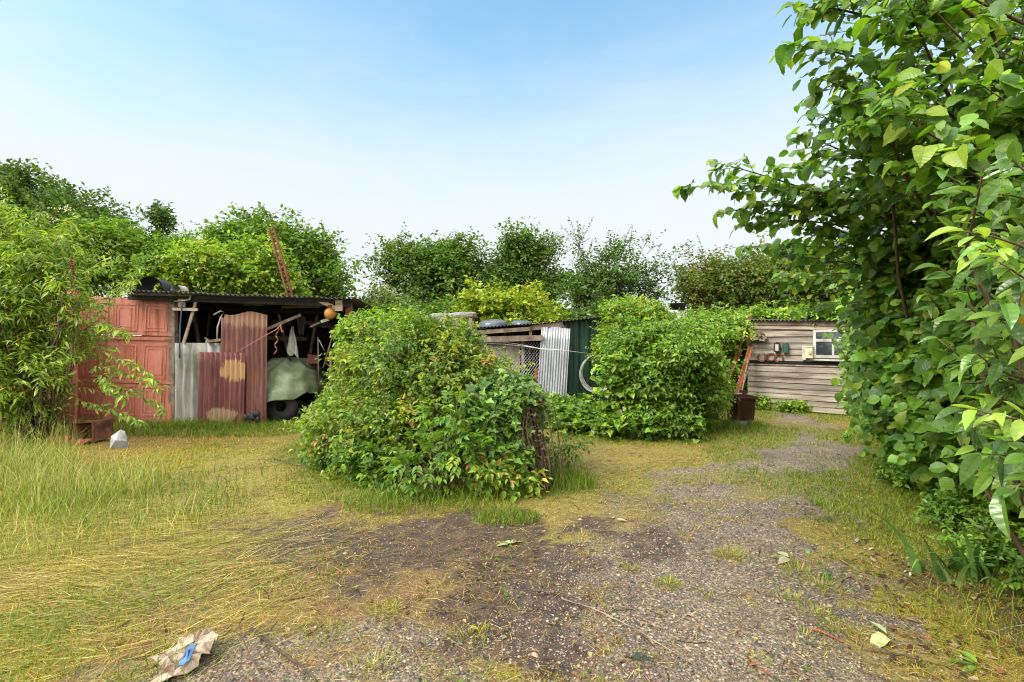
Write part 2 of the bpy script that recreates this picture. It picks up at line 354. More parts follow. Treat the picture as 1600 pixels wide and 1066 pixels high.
def stretch_axis(lo, hi, step, far):
    a = np.arange(lo, hi + step / 2, step)
    e = step; right = []; x = a[-1]
    while x < far: e *= 1.35; x += e; right.append(x)
    left = []; x = a[0]; e = step
    while x > -far: e *= 1.35; x -= e; left.append(x)
    return np.concatenate([left[::-1], a, right])
gx = stretch_axis(-9, 8, .055, 220); gy = stretch_axis(1.2, 12, .055, 220)
GX, GY = np.meshgrid(gx, gy, indexing='ij')
gg, gs, gh = fields(GX, GY); gh = BROWNZ
gnd = MB().grid(GX, GY, height(GX, GY), col=np.stack([gg, gs, gh], -1).reshape(-1, 3)).obj('ground', ground_material(), smooth=True)
tag(gnd, kind='structure')

# ------------------------------------------------------------------ leaves
def template(rows, fold=.25, curl=.25, serr=0.0):
    """leaf from (y, halfwidth) rows: x across, y along 0..1, z up; returns verts, loops, sizes, uv"""
    V = []; Fc = []; U = []; idx = []
    for k, (y, w) in enumerate(rows):
        z = -curl * y * y
        if w <= 1e-6:
            idx.append((len(V),) * 3); V.append((0, y, z)); U.append((0, y))
        else:
            i = len(V); idx.append((i, i + 1, i + 2))
            ww = w * (1 + (serr if k % 2 else -serr))
            V += [(-ww, y + ww * .05, z + fold * ww), (0, y, z), (ww, y + ww * .05, z + fold * ww)]; U += [(-ww, y), (0, y), (ww, y)]
    for a, b in zip(idx[:-1], idx[1:]):
        for p, q in ((0, 1), (1, 2)):
            f = [a[p], a[q], b[q], b[p]]; g = []
            for v in f:
                if v not in g: g.append(v)
            if len(g) > 2: Fc.append(g)
    V = np.array(V, float); sizes = np.array([len(f) for f in Fc]); loops = np.concatenate([np.array(f) for f in Fc])
    return V, loops, sizes, np.array(U, float)

T_FAR = (np.array([(0, 0, 0), (-.32, .5, .08), (0, 1, -.12), (.32, .5, .08)], float), np.array([0, 2, 1, 0, 3, 2]), np.array([3, 3]), np.zeros((4, 2)))
T_MID = template([(0, 0), (.4, .30), (1, 0)], .35, .25)
T_OVAL = template([(0, 0), (.25, .24), (.6, .27), (1, 0)], .35, .3)
T_LANCE = template([(0, 0), (.25, .12), (.6, .125), (1, 0)], .4, .45)
T_HAZEL = template([(0, .0), (.02, .17), (.18, .38), (.42, .46), (.62, .42), (.80, .28), (.88, .13), (1.0, 0)], .22, .22, .07)
T_LAUREL = template([(0, 0), (.08, .02), (.22, .13), (.42, .19), (.62, .19), (.80, .13), (.92, .05), (1, 0)], .30, .28)
_iv = np.array([(0, 0, 0), (-.28, -.08, .03), (-.5, .22, .06), (-.27, .42, .02), (-.22, .62, .03), (0, 1, -.12), (.22, .62, .03), (.27, .42, .02), (.5, .22, .06), (.28, -.08, .03), (0, .4, -.03)], float)
_hz = [(0, .0), (.02, .17), (.18, .38), (.42, .46), (.62, .42), (.80, .28), (.88, .13), (1.0, 0)]
T_HAZEL = [T_HAZEL, template(_hz, .55, .55, .05), template([(y, w * .86) for y, w in _hz], -.15, .8, .10), template([(y, w * .9) for y, w in _hz], .30, -.15, .07)]
_lr = [(0, 0), (.08, .02), (.22, .13), (.42, .19), (.62, .19), (.80, .13), (.92, .05), (1, 0)]
T_LAUREL = [T_LAUREL, template(_lr, .7, .55), template([(y, w * .85) for y, w in _lr], .45, .05)]
T_OVAL = [T_OVAL, template([(0, 0), (.25, .26), (.6, .30), (1, 0)], .6, .6), template([(0, 0), (.3, .18), (.62, .19), (1, 0)], .3, .1)]
T_IVY = (_iv, np.array(sum([[10, (i + 1) % 10, i] for i in range(10)], [])), np.full(10, 3), _iv[:, :2])

def instance(mb, tmpl, pos, d, n, size, col):
    if isinstance(tmpl, list):   # a mix of leaf forms
        i = np.random.default_rng(len(pos)).integers(0, len(tmpl), len(pos)); col = np.broadcast_to(col, (len(pos), 3)); n = np.broadcast_to(n, (len(pos), 3))
        for j, tm in enumerate(tmpl):
            k = i == j
            if k.any(): instance(mb, tm, pos[k], d[k], n[k], size[k], col[k])
        return
    V, loops, sizes, U = tmpl
    d = norm(d); x = norm(np.cross(d, n)); z = np.cross(x, d)
    k = len(V); m = len(pos)
    P = pos[:, None] + size[:, None, None] * (V[None, :, 0:1] * x[:, None] + V[None, :, 1:2] * d[:, None] + V[None, :, 2:3] * z[:, None])
    L = (loops[None] + (np.arange(m) * k)[:, None]).reshape(-1)
    mb.add(P.reshape(-1, 3), loops=L, sizes=np.tile(sizes, m), col=np.repeat(col, k, 0), uv=np.tile(U, (m, 1)))

PALK = (1.42, 1.42, 1.05)
def pick(pal, n, rs, key=None, corr=.6):
    """palette colours; key correlates neighbours"""
    w = np.array([p[3] for p in pal], float); w = np.cumsum(w / w.sum())
    u = rs.random(n)
    if key is not None:
        ku = rs.random(int(key.max()) + 1)[key]; u = np.where(rs.random(n) < corr, ku, u)
    i = np.minimum(np.searchsorted(w, u), len(pal) - 1)
    c = np.array([p[:3] for p in pal], float)[i] * np.array(PALK)
    return c * rs.uniform(.78, 1.22, (n, 1)) * (1 + rs.normal(0, .06, (n, 3)))

def leaves(mb, P, D, L, k, tmpl, size, pal, rs, key=None, spread=1.0, droop=.25, up=.8, var=.25, sag=.15, corr=.6, face=None, fw=.0, t0=.15):
    n = len(P); D = norm(D)
    tt = (np.arange(k) + .5) / k
    t = t0 + (1 - t0) * np.clip(tt[None] + rs.uniform(-.3, .3, (n, k)) / k, 0, 1)
    pos = P[:, None] + D[:, None] * (L[:, None] * t)[..., None]
    pos[..., 2] -= sag * L[:, None] * t ** 2
    S = norm(np.cross(D, np.array([0, 0, 1.]) + rs.normal(0, .35, (n, 3))))
    side = np.where(np.arange(k) % 2 == 0, 1., -1.)[None] * np.ones((n, 1))
    side[:, -1] *= .25
    dd = D[:, None] * .6 + S[:, None] * (side * spread)[..., None] + rs.normal(0, .32, (n, k, 3)); dd[..., 2] -= droop
    nn = np.zeros((n, k, 3)); nn[..., 2] = up; nn += rs.normal(0, .42, (n, k, 3)) + D[:, None] * .15
    if face is not None: nn += np.asarray(face) * fw
    sz = size * np.clip(1 + rs.normal(0, var, n * k), .45, 1.7)
    kk = np.repeat(np.arange(n) if key is None else key, k)
    instance(mb, tmpl, pos.reshape(-1, 3), dd.reshape(-1, 3), nn.reshape(-1, 3), sz, pick(pal, n * k, rs, kk, corr))

def clumps(blobs, ncl, rc, tw, rs, shell=.55, tl=.25, zmin=.05, out=.7, upw=.35, lump=.18, boughs=0, rb=.25):
    """twig starts, directions, lengths, clump keys and clump centres over a set of ellipsoids"""
    B = np.array(blobs, float)
    w = (B[:, 3] * B[:, 4] * B[:, 5]) ** .75; w /= w.sum()
    bi = rs.choice(len(B), ncl * 3, p=w)
    d = norm(rs.normal(0, 1, (ncl * 3, 3)))
    f = shell + (1 - shell) * np.sqrt(rs.random(ncl * 3))
    ph = B[bi, 0] * 3.1
    lp = 1 + lump * (np.sin(d[:, 0] * 5 + ph) * np.sin(d[:, 2] * 6 + ph * 1.3) + .6 * np.sin(d[:, 1] * 8 + d[:, 0] * 9 + ph))
    c = B[bi, :3] + d * B[bi, 3:6] * (f * lp)[:, None]
    # drop centres deep inside another ellipsoid
    keep = c[:, 2] > zmin
    for j in range(len(B)):
        q = (((c - B[j, :3]) / B[j, 3:6]) ** 2).sum(1)
        keep &= ~((q < (shell * .8) ** 2) & (bi != j))
    c = c[keep][:ncl]; d = d[keep][:ncl]
    if boughs:   # clumps gather round a smaller number of boughs, leaving hollows between
        nb = min(boughs, len(c)); i = rs.integers(0, nb, int(ncl * .72)); q = c[:nb][i] + rs.normal(0, rb, (len(i), 3)) * [1, 1, .7]
        q[:, 2] = np.maximum(q[:, 2], zmin)
        c = np.concatenate([q, c[nb:nb + int(ncl * .28)]]); d = np.concatenate([d[:nb][i], d[nb:nb + int(ncl * .28)]])
    n = len(c)
    key = np.repeat(np.arange(n), tw)
    P = c[key] + rs.normal(0, rc, (n * tw, 3)) * .55
    D = norm(d[key] * out + rs.normal(0, .55, (n * tw, 3)) + np.array([0, 0, upw]))
    L = tl * rs.uniform(.5, 1.35, n * tw)
    P[:, 2] = np.maximum(P[:, 2], zmin)
    return P, D, L, key, c

def curve(p, q, rs, bow=.15, m=6, sag=0):
    p = np.asarray(p, float); q = np.asarray(q, float)
    t = np.linspace(0, 1, m)[:, None]
    off = rs.normal(0, 1, 3) * np.linalg.norm(q - p) * bow
    c = p + (q - p) * t + off * (t * (1 - t)) * 2
    c[:, 2] += -sag * np.linalg.norm(q - p) * (t[:, 0] ** 2 - t[:, 0])
    return c

def limbs(mb, base, centres, rs, n, r0, r1, fork=None):
    """stems from the base (or a fork point) to some clump centres"""
    for i in rs.choice(len(centres), min(n, len(centres)), replace=False):
        b = np.asarray(base if fork is None else fork, float)
        mb.tube(curve(b + rs.normal(0, .03, 3) * [1, 1, 0], centres[i], rs, .10, 6, .12), np.linspace(r0 * rs.uniform(.5, 1), r1, 6), 5)

def twigs(mb, P, D, L, rs, n, r=.004):
    for i in rs.choice(len(P), min(n, len(P)), replace=False):
        q = P[i] + D[i] * L[i]; q = q - [0, 0, .1 * L[i]]
        mb.tube([P[i] - D[i] * L[i] * .6, P[i], q], [r, r, r * .5], 4, cap=False)

def plant(name, label, cat, base, blobs, ncl, rc, tw, k, tmpl, size, pal, seed, mat='leaf', tl=.25, shell=.55, nst=14, r0=.03, r1=.006, group=None,
          trunk=None, part='foliage', stemname='stems', stemmat='stem', ntw=200, zmin=.05, upw=.35, lump=.18, extra=None, uv=False, out=.7, boughs=0, rb=.25, shoots=0, slen=.35, **lk):
    """a shrub or tree: foliage and stems under one empty; trunk=(height, radius) makes it a tree"""
    rs = np.random.default_rng(seed)
    base = np.asarray(base, float)
    o = thing(name, label, cat, base, group=group)
    sk = tl * .7 + size * .4 + rc * .35   # twigs and leaves reach past the clump centres
    blobs = [(*b[:3], *[max(r - sk, r * .42) for r in b[3:6]]) for b in blobs]
    P, D, L, key, c = clumps(blobs, ncl, rc, tw, rs, shell, tl, zmin, upw=upw, lump=lump, out=out, boughs=boughs, rb=rb)
    if shoots:   # stray shoots standing out of the outline
        Bl = np.array(blobs)[rs.integers(0, len(blobs), shoots)]; dd = norm(rs.normal(0, 1, (shoots, 3)) + [0, -.2, .55])
        P2 = Bl[:, :3] + dd * Bl[:, 3:6] * 1.0; P2[:, 2] = np.maximum(P2[:, 2], .1)
        D2 = norm(dd * .7 + rs.normal(0, .3, (shoots, 3)) + [0, 0, .5]); L2 = slen * rs.uniform(.6, 1.5, shoots)
    mb = MB()
    if shoots: leaves(mb, P2 - base, D2, L2, k * 2, tmpl, size * .85, pal, rs, droop=.2)
    leaves(mb, P - base, D, L, k, tmpl, size, pal, rs, key, **lk)
    if extra: extra(mb, rs, base, pal)
    mb.obj(part, M[mat], o, uv=uv)
    st = MB()
    if trunk:
        h, r = trunk
        top = np.array([rs.normal(0, .15), rs.normal(0, .15), h])
        st.tube(curve((0, 0, -.1), top, rs, .04, 8), np.linspace(r, r * .6, 8), 9)
        limbs(st, top, c - base, rs, nst, r * .5, r1, top)
    else:
        limbs(st, (0, 0, -.03), c - base, rs, nst, r0, r1)
    if shoots: twigs(st, P2 - base, D2, L2, rs, shoots, r1 * .6)
    if ntw: twigs(st, P - base, D, L, rs, ntw, r1 * .9)
    st.obj('trunk' if trunk else stemname, M['bark' if trunk else stemmat], o, smooth=True)
    return o, (P, D, L, c)

# ------------------------------------------------------------------ building helpers
def part(mb, name, mat, root, smooth=False, label=None):
    """a part modelled in world coordinates, hung under an unrotated root"""
    o = mb.obj(name, mat if not isinstance(mat, str) else M[mat], root, smooth=smooth, loc=[-v for v in root.location], col=False)
    if label: o['label'] = label
    return o

def single(mb, name, mat, label, cat, origin, smooth=False, group=None):
    """a thing that is one mesh, modelled in world coordinates around its own origin"""
    for i in range(len(mb.V)): mb.V[i] = mb.V[i] - np.asarray(origin, float)
    o = mb.obj(name, mat if not isinstance(mat, str) else M[mat], smooth=smooth, loc=origin, col=False)
    return tag(o, label, cat, group)

def corr(mb, O, u, v, width, length, pitch=.076, amp=.009, th=.003, nv=8, bend=0, top=None, box=False, rs=None, dent=0):
    """corrugated sheet: waves across u, running along v from O"""
    u = norm(u); v = norm(v); n = np.cross(u, v)
    m = max(int(width / pitch * 8), 8)
    a = np.linspace(0, width, m + 1)
    w = np.sin(a / pitch * 2 * np.pi)
    if box: w = np.clip(w * 4, -1, 1)
    s = np.linspace(0, 1, nv)
    Ln = np.full(m + 1, length) if top is None else length + top(a)
    A, S = np.meshgrid(a, s, indexing='ij')
    V = S * Ln[:, None]
    H = amp * w[:, None] + bend * 4 * S * (1 - S)
    if dent: H = H + dent * (fbm(A * 3, V * 2.2, 91) - .5)
    A2 = np.concatenate([A, A[:, ::-1], A[:, :1]], 1); V2 = np.concatenate([V, V[:, ::-1], V[:, :1]], 1)
    H2 = np.concatenate([H, H[:, ::-1] - th, H[:, :1]], 1)
    P = np.asarray(O, float) + A2[..., None] * u + V2[..., None] * v + H2[..., None] * n
    return mb.grid(P[..., 0], P[..., 1], P[..., 2])

def fr(px, py, Y): return W(px, py, Y)
rs = np.random.default_rng(5)

# ================================================================== the open shed at the back left
SY = 9.0
shed = thing('open_shed', 'open fronted tumbledown shed with dark corrugated roof and gloomy interior', 'shed', (-4.6, SY, 0))
roof = MB()
ra, rb = fr(188, 454, 8.8), fr(553, 466, 8.8)
uu = norm(rb - ra)
corr(roof, ra + [0, 0, .0], uu, (0, 1, -.085), np.linalg.norm(rb - ra), 3.9, pitch=.085, amp=.016, th=.006, nv=10, dent=.05)
part(roof, 'roof', 'roof_iron', shed, True)
def roofz(x, y=8.9): return ra[2] + (x - ra[0]) * uu[2] / uu[0] - .085 * (y - 8.8)
b = MB()
for y in (9.02, 10.2, 11.4, 12.4):
    b.beam((-6.75, y, roofz(-6.75, y) - .075), (-2.85, y, roofz(-2.85, y) - .075), .06, .10)
part(b, 'roof_beam', 'dark_wood', shed)
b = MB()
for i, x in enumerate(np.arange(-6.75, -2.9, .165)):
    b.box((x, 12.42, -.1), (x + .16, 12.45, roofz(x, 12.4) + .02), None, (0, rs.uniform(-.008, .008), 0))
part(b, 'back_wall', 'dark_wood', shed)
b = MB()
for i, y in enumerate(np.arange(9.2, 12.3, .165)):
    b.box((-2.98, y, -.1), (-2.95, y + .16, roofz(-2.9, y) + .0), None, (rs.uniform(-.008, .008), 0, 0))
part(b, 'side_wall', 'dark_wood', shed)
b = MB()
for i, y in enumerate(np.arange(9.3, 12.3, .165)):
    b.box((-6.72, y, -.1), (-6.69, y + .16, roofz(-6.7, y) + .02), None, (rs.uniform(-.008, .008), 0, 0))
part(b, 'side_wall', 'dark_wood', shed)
for (a, b_, w_) in (((430, 468, 10.4), (462, 600, 10.9), .05), ((500, 470, 10.6), (478, 590, 11.2), .06), ((300, 475, 10.0), (322, 600, 10.8), .06), ((330, 478, 11.0), (318, 560, 11.4), .05), ((470, 500, 11.6), (530, 512, 11.6), .14), ((420, 528, 11.8), (480, 530, 11.8), .10), ((425, 505, 11.9), (455, 503, 11.9), .16)):
    part(MB().beam(fr(*a), fr(*b_), w_, w_ * .5, (0, 1, 0)), 'strut', 'old_wood', shed)
def vpost(px, py0, py1, Y, w, name, mat, label=None, lean=0):
    p = fr(px, py0, Y); q = fr(px + lean, py1, Y); q[2] = max(q[2], -.12)
    part(MB().beam(p, q, w, w, (0, 1, 0)), name, mat, shed, label=label)
vpost(271, 462, 668, 9.12, .105, 'post', 'old_wood', 'grey weathered corner post')
vpost(545, 470, 668, 9.1, .10, 'post', 'rust', 'rust brown corner post', 3)
vpost(517, 545, 668, 9.5, .05, 'post', 'old_wood')
# bits of timber at the front
part(MB().beam(fr(205, 459, 8.93), fr(300, 461, 8.93), .03, .05), 'fascia', 'old_wood', shed)
part(MB().beam(fr(262, 463, 8.97), fr(545, 470, 8.97), .025, .07), 'fascia', 'dark_wood', shed)
part(MB().beam(fr(270, 483, 8.98), fr(309, 484, 8.98), .03, .05), 'rail', 'pale_wood', shed)
part(MB().beam(fr(284, 465, 9.0), fr(284, 480, 9.0), .12, .025, (0, 1, 0)), 'board', 'pale_wood', shed)
part(MB().beam(fr(308, 466, 9.02), fr(287, 536, 9.02), .045, .03, (0, 1, 0)), 'brace', 'pale_wood', shed)
part(MB().beam(fr(411, 517, 9.06), fr(470, 492, 9.3), .05, .05), 'brace', 'old_wood', shed)
part(MB().beam(fr(494, 467, 8.99), fr(529, 484, 8.99), .04, .07), 'brace', 'pale_wood', shed)
part(MB().beam(fr(530, 469, 8.95), fr(530, 486, 8.95), .12, .05, (0, 1, 0)), 'bracket', 'pale_wood', shed)
part(MB().beam(fr(382, 475, 9.3), fr(412, 475, 9.3), .03, .06), 'rail', 'old_wood', shed)
part(MB().beam(fr(440, 480, 9.6), fr(500, 479, 9.6), .03, .05), 'rail', 'old_wood', shed)
part(MB().tube([fr(272, 471, 8.98), fr(288, 470, 8.9), fr(296, 468, 8.9), fr(299, 462, 8.92)], .012, 6), 'bracket', 'wire', shed, True)
# grey corrugated sheet
g_ = MB(); corr(g_, fr(273, 664, 9.06), (1, 0, 0), (0, .0, 1), .86, 1.45, pitch=.15, amp=.022, th=.004, dent=.04)
single(g_, 'corrugated_sheet', 'old_galv', 'pale grey lichened corrugated sheet between the corner post and red sheets', 'corrugated sheet', fr(310, 662, 9.06), True)
# tall brown sheet
mt = rust_sheet('brown_rust_sheet', [(2.0, .35, .35, 1.2, (.20, .105, .06))], ((.07, .026, .022), (.145, .058, .046), (.24, .11, .085)))
g_ = MB(); corr(g_, fr(344, 668, 8.97), (1, 0, 0), (0, .01, 1), .82, 2.0, pitch=.09, amp=.017, dent=.06,
                top=lambda a: -.03 * np.sin(a * 9) - .07 * (a < .05))
single(g_, 'corrugated_sheet', mt, 'tall rusty brown corrugated sheet standing behind the short maroon sheet', 'corrugated sheet', fr(380, 665, 9.0), True)
# short front sheet with bare tan patches
mt = rust_sheet('patched_rust_sheet', [(.98, .24, .22, .30, (.40, .24, .11)), (.20, .15, .02, .34, (.30, .20, .12))])
g_ = MB(); corr(g_, np.zeros(3), (1, 0, 0), (0, .05, 1), .80, 1.29, pitch=.09, amp=.021, dent=.05, top=lambda a: -.02 * a + .03 * (a > .8))
for i in range(len(g_.V)): g_.V[i] = g_.V[i] - [.40, 0, 0]
o = g_.obj('corrugated_sheet', mt, smooth=True, loc=fr(344, 666, 8.86) * [1, 1, 0] + [0, 0, -.03], col=False)
tag(o, 'short maroon corrugated sheet with bare tan patches, in front of the taller sheet', 'corrugated sheet')
# bent white pipe, twigs of wood on the grey sheet
single(MB().tube([fr(334, 492, 9.03), fr(345, 486, 9.03), fr(350, 488, 9.03), fr(345, 496, 9.03), fr(340, 511, 9.03), fr(339, 534, 9.03)], .014, 7), 'bent_pipe', 'white_paint',
       'thin pale bent pipe hooked over the grey corrugated sheet', 'pipe', fr(339, 534, 9.03), True)
single(MB().beam(fr(322, 534, 9.0), fr(346, 531, 9.0), .05, .045).beam(fr(320, 528, 9.0), fr(330, 534, 9.0), .03, .02), 'broken_batten', 'old_wood',
       'broken bit of dark batten resting on top of the grey sheet', 'batten', fr(334, 534, 9.0))
single(MB().tube(curve(fr(287, 470, 8.95), fr(282, 560, 8.99), rs, .06, 10) + np.array([0, -.02, 0]), .013, 5), 'hanging_rope', 'rope_blue',
       'dark blue rope hanging down beside the grey corner post', 'rope', fr(287, 470, 8.95), True)
ro = MB().tube([fr(370, 551, 8.84), fr(400, 533, 8.84), fr(432, 515, 8.9), fr(440, 507, 8.95)], .009, 5)
zz = np.linspace(0, 1, 14)
ro.tube(np.array([fr(434 - 4 * z + 2.2 * math.sin(z * 17), 512 + 42 * z, 8.92) for z in zz]), .012, 5)
ro.tube(np.array([fr(438 + 5 * z, 508 + 9 * z + 5 * math.sin(z * 3), 8.92) for z in zz]), .012, 5)
single(ro, 'red_string', 'rope_red', 'faded red cord drooping from the shed brace into the dark', 'cord', fr(434, 512, 8.92), True)
# black rag at the foot of the sheets
rg = MB()
for i in range(5):
    c = fr(384 + i * 5 + rs.normal(0, 1), 652 + rs.normal(0, 4), 8.8); rg.lathe([(0, -.07), (.05, -.05), (.065, 0), (.04, .05), (0, .06)], 9, c, rs.uniform(.6, 1.1), .5)
single(rg, 'black_rag', 'rubber', 'scrunched black rag at the foot of the rusty sheets', 'rag', fr(392, 660, 8.8), True)

# covered heap under the tarpaulin
TX, TYY = fr(449, 600, 9.75)[:2]
th = np.linspace(0, 2 * np.pi, 73)[:-1]; v = np.linspace(0, 1, 30)
TH_, VV = np.meshgrid(th, v, indexing='ij')
zz = np.cos(VV * 1.5) ** .75; rr = np.sin(VV * 1.57) ** .62
wr = (fbm(TH_ * 2.5 + 3, VV * 5, 41, 5) - .5) * .16 + .055 * np.abs(np.sin(TH_ * 9 + 4 * VV + 3 * fbm(TH_ * 2, VV * 3, 9))) * VV ** 1.5
X_ = TX + (.60 + wr) * rr * np.cos(TH_); Y_ = TYY + .15 + (.85 + wr) * rr * np.sin(TH_)
Z_ = .30 + .80 * zz + wr * .5 - .05 * np.sin(TH_ * 3) * VV ** 3 + .03 * np.sin(TH_ * 8)
tp = MB(); X_ = np.concatenate([X_, X_[:1]]); Y_ = np.concatenate([Y_, Y_[:1]]); Z_ = np.concatenate([Z_, Z_[:1]])
tp.grid(X_, Y_, Z_); tp.grid(X_ * .985 + TX * .015, Y_ * .985 + TYY * .015, Z_ - .012)
single(tp, 'tarpaulin', 'tarp', 'green crumpled tarpaulin draped over a heap inside the open shed', 'tarpaulin', (TX, TYY, 0), True)
prof = [(.10, -.09), (.20, -.10), (.27, -.07), (.29, 0), (.27, .07), (.20, .10), (.10, .09)]
ty = MB().lathe(prof, 30); ty.V[0] = ty.V[0] @ rotm(R(80), 0, 0).T + [fr(440, 635, 9.3)[0], 9.36, .25]
single(ty, 'tyre', 'rubber', 'black tyre standing in the shade under the green tarpaulin', 'tyre', (fr(440, 635, 9.3)[0], 9.36, 0), True)
bl = MB()
p = fr(460, 641, 9.45)
bl.lathe([(0, 0), (.05, 0), (.055, .02), (.055, .16), (.04, .20), (.02, .21), (.02, .25), (0, .25)], 14, (0, 0, 0)); bl.V[0] = bl.V[0] @ rotm(0, R(14), 0).T + [p[0], 9.45, .02]
single(bl, 'blue_bottle', 'blue', 'small blue plastic bottle below the hem of the green tarpaulin', 'bottle', (p[0], 9.45, 0), True)
# things hanging in the shed
p = fr(516, 490, 8.98)
root = thing('fishing_float', 'round orange float hanging under the right corner of the shed roof', 'float', p)
part(MB().lathe([(0, -.105), (.05, -.095), (.09, -.056), (.105, 0), (.09, .056), (.05, .095), (0, .105)], 24, p, 1.0, 1.0), 'ball', 'orange', root, True)
part(MB().tube([p + [-.02, 0, .12], p + [-.03, .03, .2], p + [0, .06, .27]], .012, 5).lathe([(.03, .10), (.045, .13), (.03, .15), (0, .15)], 12, p), 'eyelet', 'rust', root, True)
single(MB().beam(fr(486, 511, 9.2), fr(501, 504, 9.2), .09, .03, (0, 0, 1)), 'hanging_board', 'old_wood', 'short brown board slung in the dark beside the orange float', 'board', fr(494, 507, 9.2))
single(MB().beam(fr(502, 503, 9.15), fr(514, 499, 9.15), .05, .05), 'pale_box', 'cloth', 'small pale box lid just below the orange float', 'box lid', fr(508, 501, 9.15))
ck = MB(); A, S = np.meshgrid(np.linspace(-1, 1, 10), np.linspace(0, 1, 12), indexing='ij')
c0 = fr(457, 511, 9.5)
wd = .02 + .12 * S ** .8 * (1 - .3 * S)
for s_ in (0, .01): ck.grid(c0[0] + A * wd, c0[1] + s_ + .03 * np.sin(A * 5 + S * 2), c0[2] - .52 * S - .05 * A * S + .04 * np.sin(A * 4))
single(ck, 'hanging_rag', 'cloth', 'dirty pale cloth hanging in the middle of the dark shed', 'cloth', c0, True)
ck = MB(); c0 = fr(470, 495, 9.6)
for s_ in (0, .01): ck.grid(c0[0] + A * .10 * (1 - .5 * S), c0[1] + s_ + .03 * np.sin(A * 6), c0[2] - .33 * S + .03 * np.sin(A * 4))
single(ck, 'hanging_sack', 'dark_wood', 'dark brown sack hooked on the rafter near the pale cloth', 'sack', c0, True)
for (a, b_, r, mm, nm, lab) in (((497, 527), (498, 600), .014, 'old_wood', 'tool_handle', 'thin upright grey tool handle at the right of the dark shed'),
                            ((498, 530), (507, 548), .010, 'pale_wood', 'tool_handle', 'short pale slanting stick beside the upright tool handle'),
                            ((521, 520), (505, 575), .012, 'old_wood', 'tool_handle', 'slanting dark stick against the right wall of the shed')):
    single(MB().tube([fr(*a, 9.4), fr(*b_, 9.4)], r, 6), nm, mm, lab, 'stick', fr(*b_, 9.4), True)
p = fr(490, 562, 9.7)
single(MB().box((-.10, -.1, -.07), (.10, .1, .07), (0, R(6), .3), p).box((-.11, -.11, .07), (.11, .11, .09), (0, R(6), .3), p), 'red_box', 'dark_red', 'dull red box on clutter at the right of the shed', 'box', p)
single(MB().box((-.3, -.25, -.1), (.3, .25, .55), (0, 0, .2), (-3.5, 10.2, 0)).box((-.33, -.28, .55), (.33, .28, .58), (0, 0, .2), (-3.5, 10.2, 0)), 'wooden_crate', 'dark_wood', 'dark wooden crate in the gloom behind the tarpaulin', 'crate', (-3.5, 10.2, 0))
# on the roof
hd = MB(); a = np.linspace(-.2, np.pi + .1, 24); s = np.linspace(0, .35, 8); A, S = np.meshgrid(a, s, indexing='ij')
c0 = fr(234, 452, 9.0)
jag = 1 + .10 * (fbm(A * 3, S * 4, 61) - .5)
for k in (0, .02): hd.grid(c0[0] + (.23 - k) * np.cos(A) * jag * (1 - .25 * S), 9.0 + S, c0[2] + (.22 - k) * np.sin(A) * jag * (1 - .35 * S))
single(hd, 'curled_felt', 'rubber', 'curled black roofing felt arched over the shed roof behind the red door', 'roofing felt', c0, True)
hd = MB(); a = np.linspace(0, np.pi, 16); s = np.linspace(0, .2, 4); A, S = np.meshgrid(a, s, indexing='ij')
c0 = fr(275, 455, 8.78)
for k in (0, .014): hd.grid(c0[0] + (.095 - k) * np.cos(A), 8.78 + S, c0[2] + .01 + (.095 - k) * np.sin(A))
single(hd, 'ridge_tile', 'old_galv', 'small grey half round ridge piece on the front edge of the roof', 'ridge piece', c0, True)
b0, t0_ = fr(453, 461, 10.0), fr(424, 356, 10.0)
lat = thing('lattice_pole', 'slender rusty red lattice pole leaning up above the shed roof', 'pole', b0)
ax = norm(t0_ - b0); sx_ = np.array([1., 0, 0]); sx_ = norm(sx_ - ax * (ax @ sx_))
part(MB().beam(b0 - ax * .15 - sx_ * .045, t0_ - sx_ * .045, .03, .05, (0, 1, 0)), 'rail', 'rust', lat)
part(MB().beam(b0 - ax * .15 + sx_ * .045, t0_ + sx_ * .045, .03, .05, (0, 1, 0)), 'rail', 'rust', lat)
ru = MB()
for q in np.linspace(0, 1, 16): ru.beam(b0 + (t0_ - b0) * q - sx_ * .045, b0 + (t0_ - b0) * min(q + .03, 1) + sx_ * .045, .014, .014, (0, 1, 0))
part(ru, 'lacing', 'rust_bright', lat)
# water dripping off the roof edge is left as wet gloss on the surfaces

